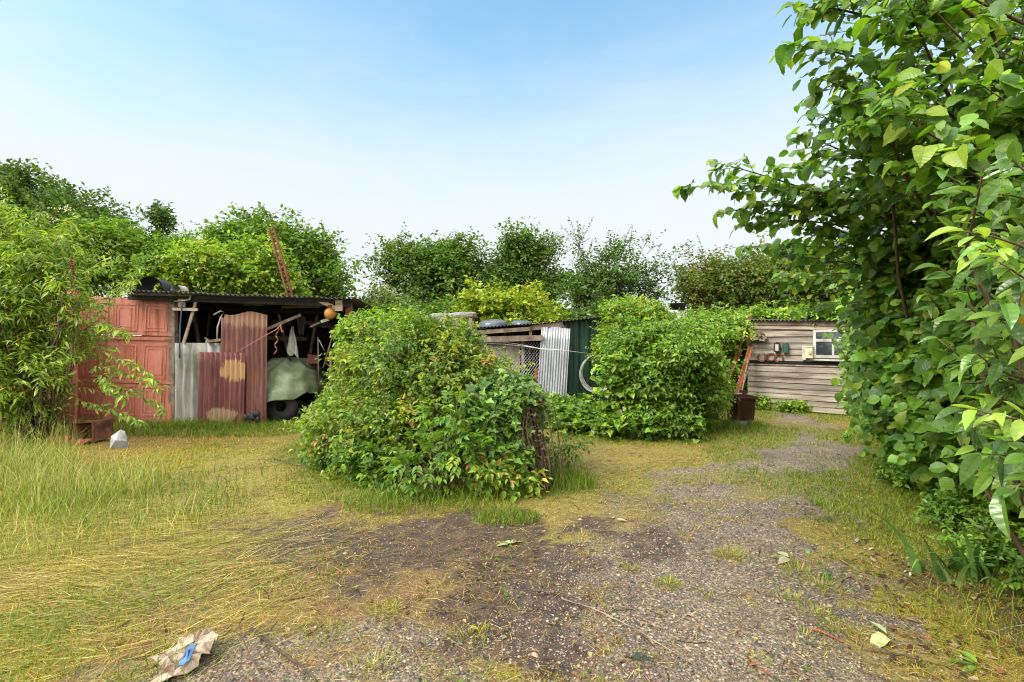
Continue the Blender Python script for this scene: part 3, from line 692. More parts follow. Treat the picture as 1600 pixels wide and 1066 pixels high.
# ================================================================== red garage doors
def red_door(name, label, x0, x1, Y, zt, lean, cols):
    o = thing(name, label, 'door', ((x0 + x1) / 2, Y, 0))
    w = x1 - x0; zm = zt * .70
    up, lo = MB(), MB()
    up.box((-w / 2, -.02, zm + .006), (w / 2, .02, zt)); lo.box((-w / 2, -.02, .03), (w / 2, .02, zm - .006))
    mu, ml = MB(), MB()
    def frame(mb, xa, xb, za, zb):
        for k, (g, t) in enumerate(((0, .028), (.055, .0245))):
            a, b, c, d = xa + g, xb - g, za + g, zb - g
            mb.box((a, -t, c), (a + .028, -.015, d)); mb.box((b - .028, -t, c), (b, -.015, d))
            mb.box((a + .028, -t, c), (b - .028, -.015, c + .028)); mb.box((a + .028, -t, d - .028), (b - .028, -.015, d))
    n = cols
    for i in range(n):
        a = -w / 2 + .10 + i * (w - .12) / n; b = a + (w - .12) / n - .12
        frame(mu, a, b, zm + .08, zt - .10)
        frame(ml, a, b, .80, zm - .16); frame(ml, a, b, .14, .66)
    ml.box((-w / 2, -.032, zm - .08), (w / 2, -.018, zm - .055)); ml.box((-w / 2, -.032, .71), (w / 2, -.018, .735))
    for mb, nm in ((up, 'upper_leaf'), (lo, 'lower_leaf'), (mu, 'upper_moulding'), (ml, 'lower_moulding')):
        for i in range(len(mb.V)): mb.V[i] = mb.V[i] @ rotm(R(-1.2), R(lean), 0).T
        mb.obj(nm, M['red_door'], o, col=False)
    la = MB().tube([(-w / 2 - .05, -.05, zm - .012), (w / 2 + .16, -.05, zm - .03)], .010, 6); la.tube([(w / 2 + .13, -.05, zm - .05), (w / 2 + .13, -.05, zm + .02)], .012, 6)
    la.obj('latch_bar', M['rust'], o, smooth=True, col=False)
    return o
red_door('red_panel_door', 'faded red panelled door standing beside the open shed post', fr(118, 0, 9.08)[0], fr(269, 0, 9.08)[0], 9.08, 2.22, 1.6, 3)
red_door('red_panel_door', 'red panelled door almost hidden behind the leafy shrub', -10.2, -7.45, 8.75, 2.32, 0, 5)
bd = thing('red_board_gate', 'dull maroon boarded gate leaning low against the red door behind the shrub', 'gate', (-8.4, 8.45, 0))
for i in range(9):
    x = -9.3 + i * .20
    part(MB().box((x, 8.44, -.05), (x + .19, 8.465, 1.45 + rs.uniform(-.03, .03)), None, (0, rs.uniform(-.006, .006), 0)), 'board', 'dark_red', bd)
part(MB().box((-9.32, 8.47, 1.15), (-7.5, 8.5, 1.25)).box((-9.32, 8.47, .25), (-7.5, 8.5, .35)), 'ledge', 'dark_red', bd)
dg = MB(); 
for x in (36,): dg.beam(fr(x, 478, 8.40), fr(x + 12, 505, 8.40), .02, .02)
part(dg, 'strap', 'rust', bd)

# ================================================================== middle: coop, green shed, cage
CY = 10.3
coop = thing('bird_coop', 'low wire fronted coop with corrugated roof and brown timber rail', 'coop', (-.2, CY, 0))
pa, pb = fr(734, 513, CY - .25), fr(832, 506, CY - .25)
corr(g_ := MB(), pa, pb - pa, (0, 1, .03), np.linalg.norm(pb - pa), 2.1, pitch=.07, amp=.012, th=.005)
part(g_, 'roof', 'roof_iron', coop, True)
part(MB().beam(fr(738, 520, CY - .2), fr(828, 514, CY - .2), .03, .08), 'fascia', 'old_wood', coop)
part(MB().beam(fr(738, 531, CY - .16), fr(848, 528, CY - .16), .05, .11), 'rail', 'old_wood', coop)
for px in (742, 817): part(MB().beam(fr(px, 530, CY), fr(px, 648, CY), .06, .06, (0, 1, 0)), 'post', 'pale_wood' if px > 800 else 'old_wood', coop)
part(MB().box((-.62, CY + .12, .45), (.16, CY + .14, 1.36)), 'back_panel', 'pink', coop)
bk = MB()
for x in np.arange(-.95, .85, .17): bk.box((x, 12.2, 0), (x + .165, 12.22, 1.75))
part(bk, 'back_wall', 'dark_wood', coop)
part(MB().box((-.98, CY, 0), (-.95, 12.2, 1.7)), 'side_wall', 'dark_wood', coop)
ms = MB(); step = .075; x0, x1, z0, z1 = -.82, .62, .05, 1.42
for s_ in (1, -1):
    for c in np.arange(-2.2, 3.2, step):
        # line z = s*(x)+c clipped to the rectangle
        pts = []
        for x in (x0, x1):
            z = s_ * 1.35 * x + c
            if z0 <= z <= z1: pts.append((x, z))
        for z in (z0, z1):
            x = (z - c) / (s_ * 1.35)
            if x0 < x < x1: pts.append((x, z))
        if len(pts) >= 2:
            (xa, za), (xb, zb) = pts[0], pts[1]
            ms.tube([(xa, CY - .04 - .004 * s_, za), (xb, CY - .04 - .004 * s_, zb)], .0032, 4, cap=False)
part(ms, 'wire_mesh', 'wire', coop)
single(MB().beam(fr(838, 576, 10.15), fr(834, 645, 10.1), .06, .025, (0, 1, 0)), 'brown_plank', 'rust_bright', 'narrow red brown plank upright between mesh and galvanised sheet', 'plank', fr(834, 645, 10.1))
# galvanised sheet leaning
g_ = MB(); corr(g_, fr(837, 648, 10.02), fr(884, 648, 10.02) - fr(837, 648, 10.02), fr(846, 512, 10.2) - fr(837, 648, 10.02), .575, 1.72, pitch=.052, amp=.007, th=.003, dent=.03,
                top=lambda a: -.04 * np.clip(1 - np.abs(a - .16) / .05, 0, 1) + .02 * np.sin(a * 8))
lg = thing('corrugated_sheet', 'bright galvanised corrugated sheet leaning beside the green shed wall', 'corrugated sheet', fr(860, 646, 10.05))
part(g_, 'sheet', 'galv', lg, True)
g_ = MB(); corr(g_, fr(848, 530, 10.26), (1, 0, 0), (0, .0, 1), .47, .28, pitch=.1, amp=.014, th=.003, top=lambda a: .05 * (a < .12) + .06 * ((a > .2) & (a < .3)) - .03 * (a > .42))
single(g_, 'rusty_strip', 'rust_bright', 'torn rusty strip showing above the leaning galvanised sheet', 'metal strip', fr(866, 515, 10.26), True)
# green shed
gs_ = thing('green_metal_shed', 'dark green ribbed metal shed behind the galvanised sheet', 'shed', (1.55, 10.5, 0))
xa, xb = fr(880, 0, 10.45)[0], 2.3
g_ = MB(); corr(g_, (xa, 10.45, -.05), (1, 0, 0), (0, 0, 1), xb - xa, 1.93, pitch=.22, amp=.012, th=.004, box=True)
part(g_, 'front_wall', 'green_paint', gs_)
part(MB().box((xa - .02, 10.46, -.05), (xa, 12.4, 1.84)), 'side_wall', 'green_paint', gs_)
pa, pb = fr(826, 507, 10.2), fr(965, 492, 10.2)
g_ = MB(); corr(g_, pa, pb - pa, (0, 1, -.02), np.linalg.norm(pb - pa), 2.2, pitch=.076, amp=.010, th=.012)
part(g_, 'roof', 'roof_iron', gs_, True)
part(MB().beam(fr(828, 513, 10.25), fr(880, 507, 10.25), .03, .10), 'fascia', 'old_wood', gs_)
part(MB().beam(fr(829, 528, 10.3), fr(829, 514, 10.3), .06, .03, (0, 1, 0)), 'post', 'pale_wood', gs_)
part(MB().beam(fr(916, 500, 10.40), fr(916, 560, 10.40), .05, .02, (0, 1, 0)), 'corner_strip', 'green_paint', gs_)
# coil of pale wire hung on it
co_ = MB(); c0 = fr(931, 583, 10.33)
for i in range(9):
    rr_ = .355 + rs.normal(0, .022); a = np.linspace(0, 2 * np.pi, 44)
    co_.tube(np.stack([c0[0] + rs.normal(0, .012) + rr_ * .93 * np.cos(a), c0[1] - .012 * i + .015 * np.sin(a * 2 + i), c0[2] + rs.normal(0, .015) + rr_ * 1.03 * np.sin(a)], -1), .0085, 5, cap=False)
single(co_, 'cable_coil', 'rope_pale', 'loose coil of pale cable hanging on the green shed wall', 'cable coil', c0 + [0, 0, .36], True)
wr_ = MB()
pts = [(742, 536), (790, 538), (817, 541), (846, 545), (884, 548), (930, 554)]
for k in range(2): wr_.tube([fr(x, y + 3 * k * (x < 850) * math.sin(x * .03), 10.0 if x > 840 else 10.18) for x, y in pts], .008, 5)
single(wr_, 'washing_line', 'rope_pale', 'thin pale line strung from the coop to the green shed', 'line', fr(742, 536, 10.18), True)
single(MB().tube([fr(893, 636, 10.3), fr(915, 637, 10.25), fr(930, 632, 10.3)], .009, 5), 'loose_wire', 'rope_pale', 'short loop of loose wire low on the green shed wall', 'wire', fr(893, 636, 10.3), True)
# plastic bundled on the coop roof
for (x0_, x1_, yb, h, lab) in ((748, 795, 510, .16, 'large slate grey plastic bundle on the left of the coop roof'), (797, 832, 507, .10, 'small flat slate grey plastic bundle on the coop roof by the green shed')):
    pa, pb = fr(x0_, yb, 10.6), fr(x1_, yb, 10.6); c0 = (pa + pb) / 2; hw = (pb[0] - pa[0]) / 2
    a = np.linspace(0, 2 * np.pi, 41); s = np.linspace(0, 1, 9); A, S = np.meshgrid(a, s, indexing='ij')
    q = 1 + .25 * (fbm(A * 2, S * 3, int(x0_)) - .5)
    q[-1] = q[0]
    z_ = MB().grid(c0[0] + hw * np.cos(A) * np.sin(S * 1.57) ** .7 * q, 10.6 + .4 * np.sin(A) * np.sin(S * 1.57), c0[2] - .02 + h * np.cos(S * 1.57) ** .6 * q)
    single(z_, 'plastic_bundle', 'slate', lab, 'plastic sheet', c0, True)
# wire cage further left
cg = thing('wire_cage', 'sagging grey wire cage with rough timber end half buried in the bushes', 'cage', (-1.6, 11.6, 0))
mw = MB(); pa, pb = fr(660, 497, 11.4), fr(738, 493, 11.4)
for q in np.linspace(0, 1, 26):
    p = pa + (pb - pa) * q; mw.tube([p, p + [0, .5, .10 + .02 * math.sin(q * 9)], p + [.05, 1.1, .02]], .004, 4, cap=False)
for q in np.linspace(0, 1, 14): mw.tube(np.array([pa + (pb - pa) * w_ + [.05 * q, 1.1 * q, .11 * math.sin(q * 3) + .01 * math.sin(w_ * 11)] for w_ in np.linspace(0, 1, 8)]), .004, 4, cap=False)
part(mw, 'wire_mesh', 'wire', cg)
part(MB().beam(pa, pb, .04, .04), 'rail', 'old_wood', cg); part(MB().beam(pa + [.05, 1.1, 0], pb + [.05, 1.1, .02], .04, .04), 'rail', 'old_wood', cg)
for px in (664, 697, 709, 735): part(MB().beam(fr(px, 497, 11.42), fr(px, 625, 11.42), .07, .05, (0, 1, 0)), 'post', 'pale_wood' if px in (697, 709) else 'old_wood', cg)
part(MB().box(fr(694, 514, 11.36), fr(716, 500, 11.36) + [0, .03, 0]), 'end_board', 'old_wood', cg)
part(MB().beam(fr(689, 505, 11.3), fr(697, 489, 11.3), .10, .03, (0, 1, 0)), 'end_board', 'pale_wood', cg)

# ================================================================== the weatherboarded shed on the right
P0 = np.array([5.2, 11.2]); U_ = norm(np.array([1.48, -1.30])); ang = math.atan2(U_[1], U_[0])
def sh(px, py, out=0.0):
    """photo pixel to the shed's own x (along the wall) and z"""
    k = (px - 800) / F
    t = (P0[1] * k - P0[0]) / (U_[0] - U_[1] * k)
    return t, CAMZ + (533 - py) / F * (P0[1] + U_[1] * t)
ws = thing('weatherboard_shed', 'low grey weatherboarded shed with white framed window at the end of the track', 'shed', (P0[0], P0[1], 0), ang)
LEN = 3.3
def ztop(t): return 1.90 - .035 * t
up = MB(); zb = 1.035; nb = 6; ph = (1.80 - zb) / nb
wx0, wz0 = sh(1271, 559); wx1 = wx0 + .86; wz1 = sh(1271, 516)[1]
def board(mb, a, b_, za, h, y0, shade):
    # lapped board: thin top edge tucked in, thick bottom edge standing proud
    sg = rs.uniform(-.006, .006, 2); w0, w1 = y0 - .026, y0 - .008
    V = [(a, w0, za + sg[0]), (b_, w0, za + sg[1]), (b_, y0 + .012, za + sg[1]), (a, y0 + .012, za + sg[0]), (a, w1, za + h + sg[0]), (b_, w1, za + h + sg[1]), (b_, y0 + .012, za + h + sg[1]), (a, y0 + .012, za + h + sg[0])]
    mb.add(V, [(0, 3, 2, 1), (4, 5, 6, 7), (0, 1, 5, 4), (1, 2, 6, 5), (2, 3, 7, 6), (3, 0, 4, 7)], col=shade)
for i in range(nb):
    za = zb + i * ph; shd = np.array([1, .97, .92]) * rs.uniform(.72, 1.15)
    board(up, 0, LEN, za, ph - .003, 0, shd)
up.obj('upper_cladding', M['wood'], ws)
lo = MB(); nb = 8; ph = .90 / nb
for i in range(nb): board(lo, -.01, LEN, .02 + i * ph, ph - .003, -.045, np.array([1, .97, .90]) * rs.uniform(.68, 1.15))
lo.obj('lower_cladding', M['wood'], ws)
MB().box((0, -.03, 0), (LEN, -.025, .92)).obj('inner_lining', M['dark_wood'], ws, col=False)
MB().box((-.03, -.135, .925), (LEN, .0, .955), (R(-4), 0, 0)).obj('ledge', M['old_wood'], ws, col=False)
MB().box((-.02, -.028, .965), (LEN, -.012, 1.03)).obj('apron_board', M['wood'], ws, col=False)
MB().box((-.035, -.03, -.05), (.0, .03, ztop(0) - .05)).obj('corner_post', M['pale_wood'], ws, col=False)
MB().box((0, .03, -.05), (LEN, .06, 1.80)).obj('inner_wall', M['dark_wood'], ws, col=False)
MB().box((-.02, .06, -.05), (.01, 2.0, 1.84)).obj('end_wall', M['old_wood'], ws, col=False)
fb = MB(); fb.box((-.10, -.07, -.075), (LEN, -.045, .015), (0, R(2), 0), (0, 0, ztop(0) - .02)); fb.obj('fascia', M['rust'] if False else M['old_wood'], ws, col=False)
fb = MB(); fb.box((.02, -.042, -.155), (LEN, -.02, -.08), (0, R(2), 0), (0, 0, ztop(0) - .02)); fb.obj('fascia', M['pale_wood'], ws, col=False)
g_ = MB(); corr(g_, (-.16, -.15, ztop(0) + .012), (1, 0, -.035), (0, 1, .05), LEN + .1, 2.3, pitch=.076, amp=.012, th=.008)
g_.obj('roof', M['roof_iron'], ws, smooth=True, col=False)
dp = MB(); dp.box((-.07, -.095, ztop(0) - .16), (.02, -.075, ztop(0) + .02)); dp.box((-.02, -.085, ztop(0) - .50), (.05, -.06, ztop(0) - .16)); dp.obj('flashing', M['dark_red'], ws, col=False)
# window
wf = MB(); t_ = .055
zt1 = wz0 + (wz1 - wz0) * .58
wf.box((wx0, -.05, wz0), (wx0 + t_, .02, wz1)); wf.box((wx1 - t_, -.05, wz0), (wx1, .02, wz1))
wf.box((wx0 + t_, -.05, wz0), (wx1 - t_, .02, wz0 + t_)); wf.box((wx0 + t_, -.05, wz1 - t_ * .8), (wx1 - t_, .02, wz1))
wf.box((wx0 + t_, -.048, zt1), (wx1 - t_, .02, zt1 + t_))
wf.box(((wx0 + wx1) / 2 - .10, -.046, wz0 + t_), ((wx0 + wx1) / 2 - .06, .02, zt1))
wo = wf.obj('window', M['white_paint'], ws, col=False)
MB().box((wx0 + t_, -.036, wz0 + t_), (wx1 - t_, -.029, wz1 - t_ * .8)).obj('pane', M['glass'], wo, col=False)
MB().box((wx0 - .05, -.10, wz0 - .035), (wx1 + .05, -.0, wz0 - .004), (0, R(.8), 0)).obj('sill', M['white_paint'], wo, col=False)

def on_shed(t, z, out=.07): return np.array([P0[0] + U_[0] * t + U_[1] * out, P0[1] + U_[1] * t - U_[0] * out, z])
# bird houses
def birdhouse(label, px, py, w, h, tilt):
    t, z = sh(px, py)
    o = thing('bird_house', label, 'bird house', on_shed(t, z, .045), ang)
    d = .10
    pr = [(-w / 2, 0), (w / 2, 0), (w / 2, h * .58), (0, h), (-w / 2, h * .58)]
    V = [(x, y, z_) for y in (-d, 0) for x, z_ in pr]
    mb = MB().add(V, [(0, 1, 2, 3, 4), (9, 8, 7, 6, 5), (0, 5, 6, 1), (1, 6, 7, 2), (2, 7, 8, 3), (3, 8, 9, 4), (4, 9, 5, 0)]); mb.V[0] = mb.V[0] @ rotm(0, tilt, 0).T
    mb.obj('box', M['pale_wood'], o, col=False)
    rf = MB().beam((0, -d / 2 - .01, h + .006), (-w / 2 - .03, -d / 2 - .01, h * .52), d + .05, .012, (0, 1, 0)).beam((0, -d / 2 - .01, h + .006), (w / 2 + .03, -d / 2 - .01, h * .52), d + .05, .012, (0, 1, 0))
    rf = MB()
    for s_ in (-1, 1):
        a = np.array([0, 0, h + .012]); b_ = np.array([s_ * (w / 2 + .03), 0, h * .50]); q = norm(b_ - a); nrm = np.array([-q[2], 0, q[0]]) * .008
        V = [a + nrm, b_ + nrm, b_ - nrm, a - nrm]; V = [p + [0, y, 0] for y in (-d - .03, .005) for p in V]
        rf.add(V, [(0, 1, 2, 3), (7, 6, 5, 4), (0, 4, 5, 1), (1, 5, 6, 2), (2, 6, 7, 3), (3, 7, 4, 0)])
    for i in range(2): rf.V[i] = rf.V[i] @ rotm(0, tilt, 0).T
    rf.obj('roof', M['old_wood'], o, col=False)
    a = np.linspace(0, 2 * np.pi, 17)[:-1]; r = w * .17
    ho = MB().add([(r * math.cos(x), -d - .004, h * .45 + r * math.sin(x)) for x in a] + [(r * math.cos(x), -d + .01, h * .45 + r * math.sin(x)) for x in a],
                  [tuple(range(16))] + [(i, 16 + i, 16 + (i + 1) % 16, (i + 1) % 16) for i in range(16)]); ho.V[0] = ho.V[0] @ rotm(0, tilt, 0).T
    ho.obj('entrance_hole', M['rubber'], o, col=False)
    return o
birdhouse('larger wooden bird house with dark entrance hole, upper one on the weatherboards', 1187, 531, .19, .20, R(-8))
birdhouse('smaller wooden bird house tucked beside the larger one on the weatherboards', 1193, 533, .11, .12, R(8))
# lanterns
for (px, py, mat, lab) in ((1216, 550, 'black_plastic', 'small black wall lantern with pale glass on the shed boards'), (1229, 551, 'green_paint', 'small dark green lantern with solid front on the shed boards')):
    t, z = sh(px, py)
    o = thing('wall_lantern', lab, 'lantern', on_shed(t, z, .04), ang)
    MB().box((-.055, -.08, 0), (.055, 0, .025)).box((-.05, -.075, .165), (.05, 0, .185)).box((-.055, -.08, .025), (-.035, 0, .165)).box((.035, -.08, .025), (.055, 0, .165)).box((-.025, -.06, .185), (.025, -.02, .205)).obj('case', M[mat], o, col=False)
    MB().box((-.035, -.07, .025), (.035, -.005, .165)).obj('glass', M['white_paint' if mat == 'black_plastic' else 'green_paint'], o, col=False)
# horseshoes
for (px, py, rot, lab) in ((1191, 558, 0, 'rusty horseshoe with its open end up, leftmost of three on the shed'), (1206, 558, R(75), 'rusty horseshoe turned on its side, middle one of three on the shed'), (1218, 560, R(160), 'rusty horseshoe with open end down, rightmost of three on the shed')):
    t, z = sh(px, py)
    a = np.linspace(R(-235), R(55), 26); r = .082
    P = np.stack([r * .92 * np.cos(a), np.zeros(26), r * 1.05 * np.sin(a)], -1)
    hs_ = MB(); Vs = []
    T = norm(np.gradient(P, axis=0)); nn = np.stack([-T[:, 2], T[:, 1] * 0, T[:, 0]], -1); wv = .017 * (1 - .35 * np.abs(np.linspace(-1, 1, 26)) ** 2)[:, None]
    A_ = np.stack([P - nn * wv, P + nn * wv, P + nn * wv + [0, -.012, 0], P - nn * wv + [0, -.012, 0], P - nn * wv], 1)
    hs_.grid(A_[..., 0], A_[..., 1], A_[..., 2]); hs_.V[0] = hs_.V[0] @ rotm(0, rot, 0).T
    o = hs_.obj('horseshoe', M['rust'], loc=on_shed(t, z, .045), col=False); o.rotation_euler = (0, 0, ang); tag(o, lab, 'horseshoe', 'horseshoes nailed on the shed')
t, z = sh(1263, 561)
o = thing('nest_box', 'cream and yellow box fixed beside the shed window', 'box', on_shed(t, z, .05), ang)
MB().box((-.03, -.09, .02), (.10, 0, .24)).box((-.04, -.10, .24), (.11, 0, .262)).obj('case', M['yellow_paint'], o, col=False)
MB().box((-.10, -.03, -.02), (-.032, -.0, .27)).obj('backboard', M['white_paint'], o, col=False)
MB().box((.04, -.115, .10), (.085, -.092, .17)).obj('slot', M['cloth'], o, col=False)

# leaning rusty poles and sticks at the shed's end
poles = [((1170, 505, 11.3), (1132, 600, 11.0), .045, 'rust_bright', 'longest orange rusty pole leaning on the end of the weatherboarded shed', 'rusty_pole'),
         ((1158, 546, 11.1), (1128, 612, 10.9), .05, 'rust', 'thin brown rusty bar leaning farthest from the weatherboarded shed', 'rusty_pole'),
         ((1172, 542, 10.95), (1143, 640, 10.6), .075, 'rust_bright', 'thick reddish rusty pole leaning nearest the maroon bin', 'rusty_pole'),
         ((1169, 562, 10.8), (1156, 628, 10.4), .03, 'old_wood', 'grey wooden stick leaning above the maroon bin', 'leaning_stick'),
         ((1168, 580, 10.9), (1150, 640, 10.6), .022, 'wire', 'thin grey rod leaning behind the maroon bin', 'leaning_stick')]
for a, b_, w_, mm, lab, nm in poles:
    p, q = W(*a), W(*b_); d = norm(q - p); q2 = q + d * max(0, (q[2] - .02) / max(-d[2], .1))
    mb = MB().tube([p, q2], w_ / 2, 8) if nm == 'leaning_stick' else MB().beam(p, q2, w_, w_ * .3, (0, 1, .3)).beam(p + [w_ * .35, -w_ * .4, 0], q2 + [w_ * .35, -w_ * .4, 0], w_ * .28, w_ * .8, (0, 1, .3))
    single(mb, nm, mm, lab, 'pole' if 'pole' in nm else 'stick', q2, nm == 'leaning_stick')
single(MB().beam(W(1171, 492, 11.4), W(1173, 508, 11.4), .10, .02, (0, 1, 0)), 'wood_offcut', 'rust_bright', 'orange brown offcut standing at the corner of the shed roof', 'offcut', W(1173, 508, 11.4))
# the bin
bx, by = G(1157, 664)
bn = thing('fire_bin', 'tapered maroon metal bin with ash grey base standing in the grass', 'bin', (bx, by, height(bx, by)))
def rsq(r, z, n=40, p=5):
    a = np.arange(n) / n * 2 * np.pi
    k = (np.abs(np.cos(a)) ** p + np.abs(np.sin(a)) ** p) ** (-1 / p)
    return np.stack([r * k * np.cos(a), r * k * np.sin(a), np.full(n, z)], -1) @ rotm(0, 0, R(12)).T
def loft(rings):
    A_ = np.array(rings); A_ = np.concatenate([A_, A_[:, :1]], 1)
    return MB().grid(A_[..., 0], A_[..., 1], A_[..., 2])
loft([rsq(.170, .10), rsq(.178, .16), rsq(.205, .48), rsq(.195, .48), rsq(.16, .14), rsq(.01, .13)]).obj('body', M['bin'], bn, smooth=False, col=False)
loft([rsq(.205, .465), rsq(.226, .47), rsq(.228, .50), rsq(.222, .51), rsq(.198, .505), rsq(.196, .47)]).obj('rim', M['bin'], bn, col=False)
loft([rsq(.01, 0), rsq(.158, .0), rsq(.168, .10), rsq(.16, .10)]).obj('base', M['ash'], bn, col=False)
single(MB().box((-.05, -.03, -.06), (.05, .03, .10), (R(5), R(8), .3), (bx + .02, by, .50)), 'brick_scrap', 'dark_red', 'red brick scrap poking out of the maroon bin', 'brick', (bx + .02, by, .45))
single(MB().tube([(bx - .10, by - .05, .42), (bx - .06, by - .04, .55), (bx - .05, by - .04, .60)], .016, 7).tube([(bx - .12, by - .1, .54), (bx - .02, by - .09, .545)], .02, 7), 'pipe_scrap', 'cloth', 'pale pipe scrap lying across the top of the maroon bin', 'pipe', (bx - .08, by - .05, .5), True)
# black tub on the far hedge
c0 = W(1058, 484, 10.8)
tb = MB().lathe([(0, .0), (.14, 0), (.19, .12), (.20, .13), (.175, .12), (.13, .02), (0, .02)], 24, c0, 1, 1)
single(tb, 'black_tub', 'rubber', 'dark upturned tub sitting on top of the bright green hedge', 'tub', c0, True)

# ================================================================== rubbish in front of the red door
sx0, sy0 = G(128, 694)
sc = thing('rusty_scoop', 'rusty open metal hopper with a sloping lip lying in the grass', 'hopper', (sx0, sy0, height(sx0, sy0)), R(-12))
hb = MB()
W_, H_, D_ = .36, .30, .30
hb.box((-.16, 0, .03), (-.152, D_, H_)).box((W_ - .168, 0, .03), (W_ - .16, D_, H_)).box((-.152, D_ - .008, .03), (W_ - .168, D_, H_)).box((-.152, 0, H_ - .008), (W_ - .168, D_ - .008, H_)).box((-.152, 0, .03), (W_ - .168, D_ - .008, .038))
for i in range(len(hb.V)): hb.V[i] = hb.V[i] @ rotm(0, R(-5), 0).T
hb.obj('hopper_box', M['rust'], sc, col=False)
lp = MB(); V = np.array([(-.16, -.01, .06), (.20, -.01, .09), (.16, -.12, .03), (-.34, -.18, .0), (-.40, -.08, .02)]); lp.add(np.concatenate([V, V - [0, 0, .012]]), [(0, 4, 3, 2, 1), (5, 6, 7, 8, 9), (0, 1, 6, 5), (1, 2, 7, 6), (2, 3, 8, 7), (3, 4, 9, 8), (4, 0, 5, 9)])
lp.obj('lip', M['rust_bright'], sc, col=False)
MB().beam((-.16, -.005, .09), (-.38, -.12, .06), .012, .07, (0, 0, 1)).beam((-.15, -.015, .05), (.20, -.012, .06), .02, .03).obj('side_flange', M['rust_bright'], sc, col=False)
MB().tube([(-.17, -.012, .03), (-.172, -.012, .30), (.2, -.012, .315), (.205, -.012, .04)], .009, 5).obj('rim', M['rust'], sc, col=False)
wx_, wy_ = G(187, 701)
V2 = np.array([(-.10, 0), (.075, -.01), (.09, .10), (.10, .235), (-.03, .245), (-.10, .17)])
V = np.array([(x, .05 * math.sin(x * 20 + z_ * 9), z_) for x, z_ in V2] + [(-.02, -.05, .12), (.03, .02, .16)])
Fc = [(0, 1, 6), (1, 2, 6), (2, 7, 6), (2, 3, 7), (3, 4, 7), (4, 6, 7), (4, 5, 6), (5, 0, 6)]
cs = MB().add(np.concatenate([V, V + [0, .012, 0]]), Fc + [tuple(8 + i for i in f[::-1]) for f in Fc] + [(i, 8 + i, 8 + (i + 1) % 6, (i + 1) % 6) for i in range(6)])
o = cs.obj('crumpled_sheet', M['stonebag'], loc=(wx_, wy_, height(wx_, wy_)), col=False); tag(o, 'crumpled pale grey sheet propped upright in the grass by the red door', 'sheet')
# cardboard and blue scrap at the front
for (px, py, rz, pts, nm, mat, lab, z_) in ((300, 1032, .1, [(-.19, -.09), (-.06, -.12), (.15, -.10), (.13, .06), (.02, .11), (-.10, .09)], 'cardboard_scrap', 'card', 'torn pale cardboard lying in the cut grass at the front', .05),
                                       (272, 1060, .5, [(-.14, -.09), (.12, -.08), (.14, .04), (-.05, .08)], 'cardboard_scrap', 'card', 'smaller cardboard flap under the torn piece and its blue packet', .03),
                                       (294, 1055, .15, [(-.035, -.09), (.04, -.09), (.035, .06), (-.03, .065)], 'blue_packet', 'blue', 'small blue packet lying on the torn cardboard', .075)):
    x, y = G(px, py); sc_ = .74 if mat == 'card' else .62; rc_ = np.random.default_rng(px)
    q = np.array(pts + pts[:1]) * sc_; e = np.concatenate([q[k] + (q[k + 1] - q[k]) * np.linspace(0, 1, 6)[:-1, None] for k in range(len(pts))]); n = len(e)
    e = e + rc_.normal(0, .006 if mat == 'card' else .0015, e.shape)
    cr = .013 if mat == 'card' else .003
    V = np.concatenate([np.concatenate([e * f, (.02 * np.sin(e[:, :1] * 16 + e[:, 1:] * 11) * f + rc_.normal(0, cr, (n, 1)))], 1) for f in (1, .75, .5, .25)] + [np.array([[0, 0, .012]])])
    Fc = [(r * n + k, r * n + (k + 1) % n, (r + 1) * n + (k + 1) % n, (r + 1) * n + k) for r in range(3) for k in range(n)] + [(3 * n + k, 3 * n + (k + 1) % n, 4 * n) for k in range(n)]
    nn_ = len(V)
    m_ = MB().add(np.concatenate([V, V - [0, 0, .004]]), Fc + [tuple(nn_ + k for k in f[::-1]) for f in Fc] + [((k + 1) % n, k, nn_ + k, nn_ + (k + 1) % n) for k in range(n)])
    o = m_.obj(nm, M[mat], loc=(x, y, height(x, y) + z_), col=False); o.rotation_euler = (R(4), R(-3), rz); tag(o, lab, 'cardboard' if mat == 'card' else 'packet')

# ================================================================== vegetation
DARK = [(.030, .062, .014, 3), (.042, .085, .018, 3), (.06, .11, .022, 2), (.085, .13, .03, 1)]
MID = [(.05, .10, .016, 3), (.07, .135, .022, 3), (.10, .175, .028, 2), (.14, .21, .035, 1)]
BRIGHT = [(.08, .15, .02, 3), (.115, .20, .026, 3), (.16, .25, .03, 2), (.21, .29, .045, 1)]
YELLOW = [(.13, .185, .02, 2.5), (.18, .225, .024, 3), (.235, .265, .03, 2), (.09, .15, .02, 2)]
OLIVE = [(.06, .085, .02, 3), (.09, .11, .026, 3), (.12, .12, .035, 2), (.12, .085, .035, 1)]
def B(px, py, Y, rw, rh, rd=None):
    """ellipsoid centred at a photo point, radii in photo pixels at that distance"""
    c = W(px, py, Y); k = Y / F
    return (*c, rw * k, (rd if rd else rw * k), rh * k)
def gz(x, y): return (x, y, float(height(x, y)))
def base_at(px, Y): x = (px - 800) / F * Y; return gz(x, Y)

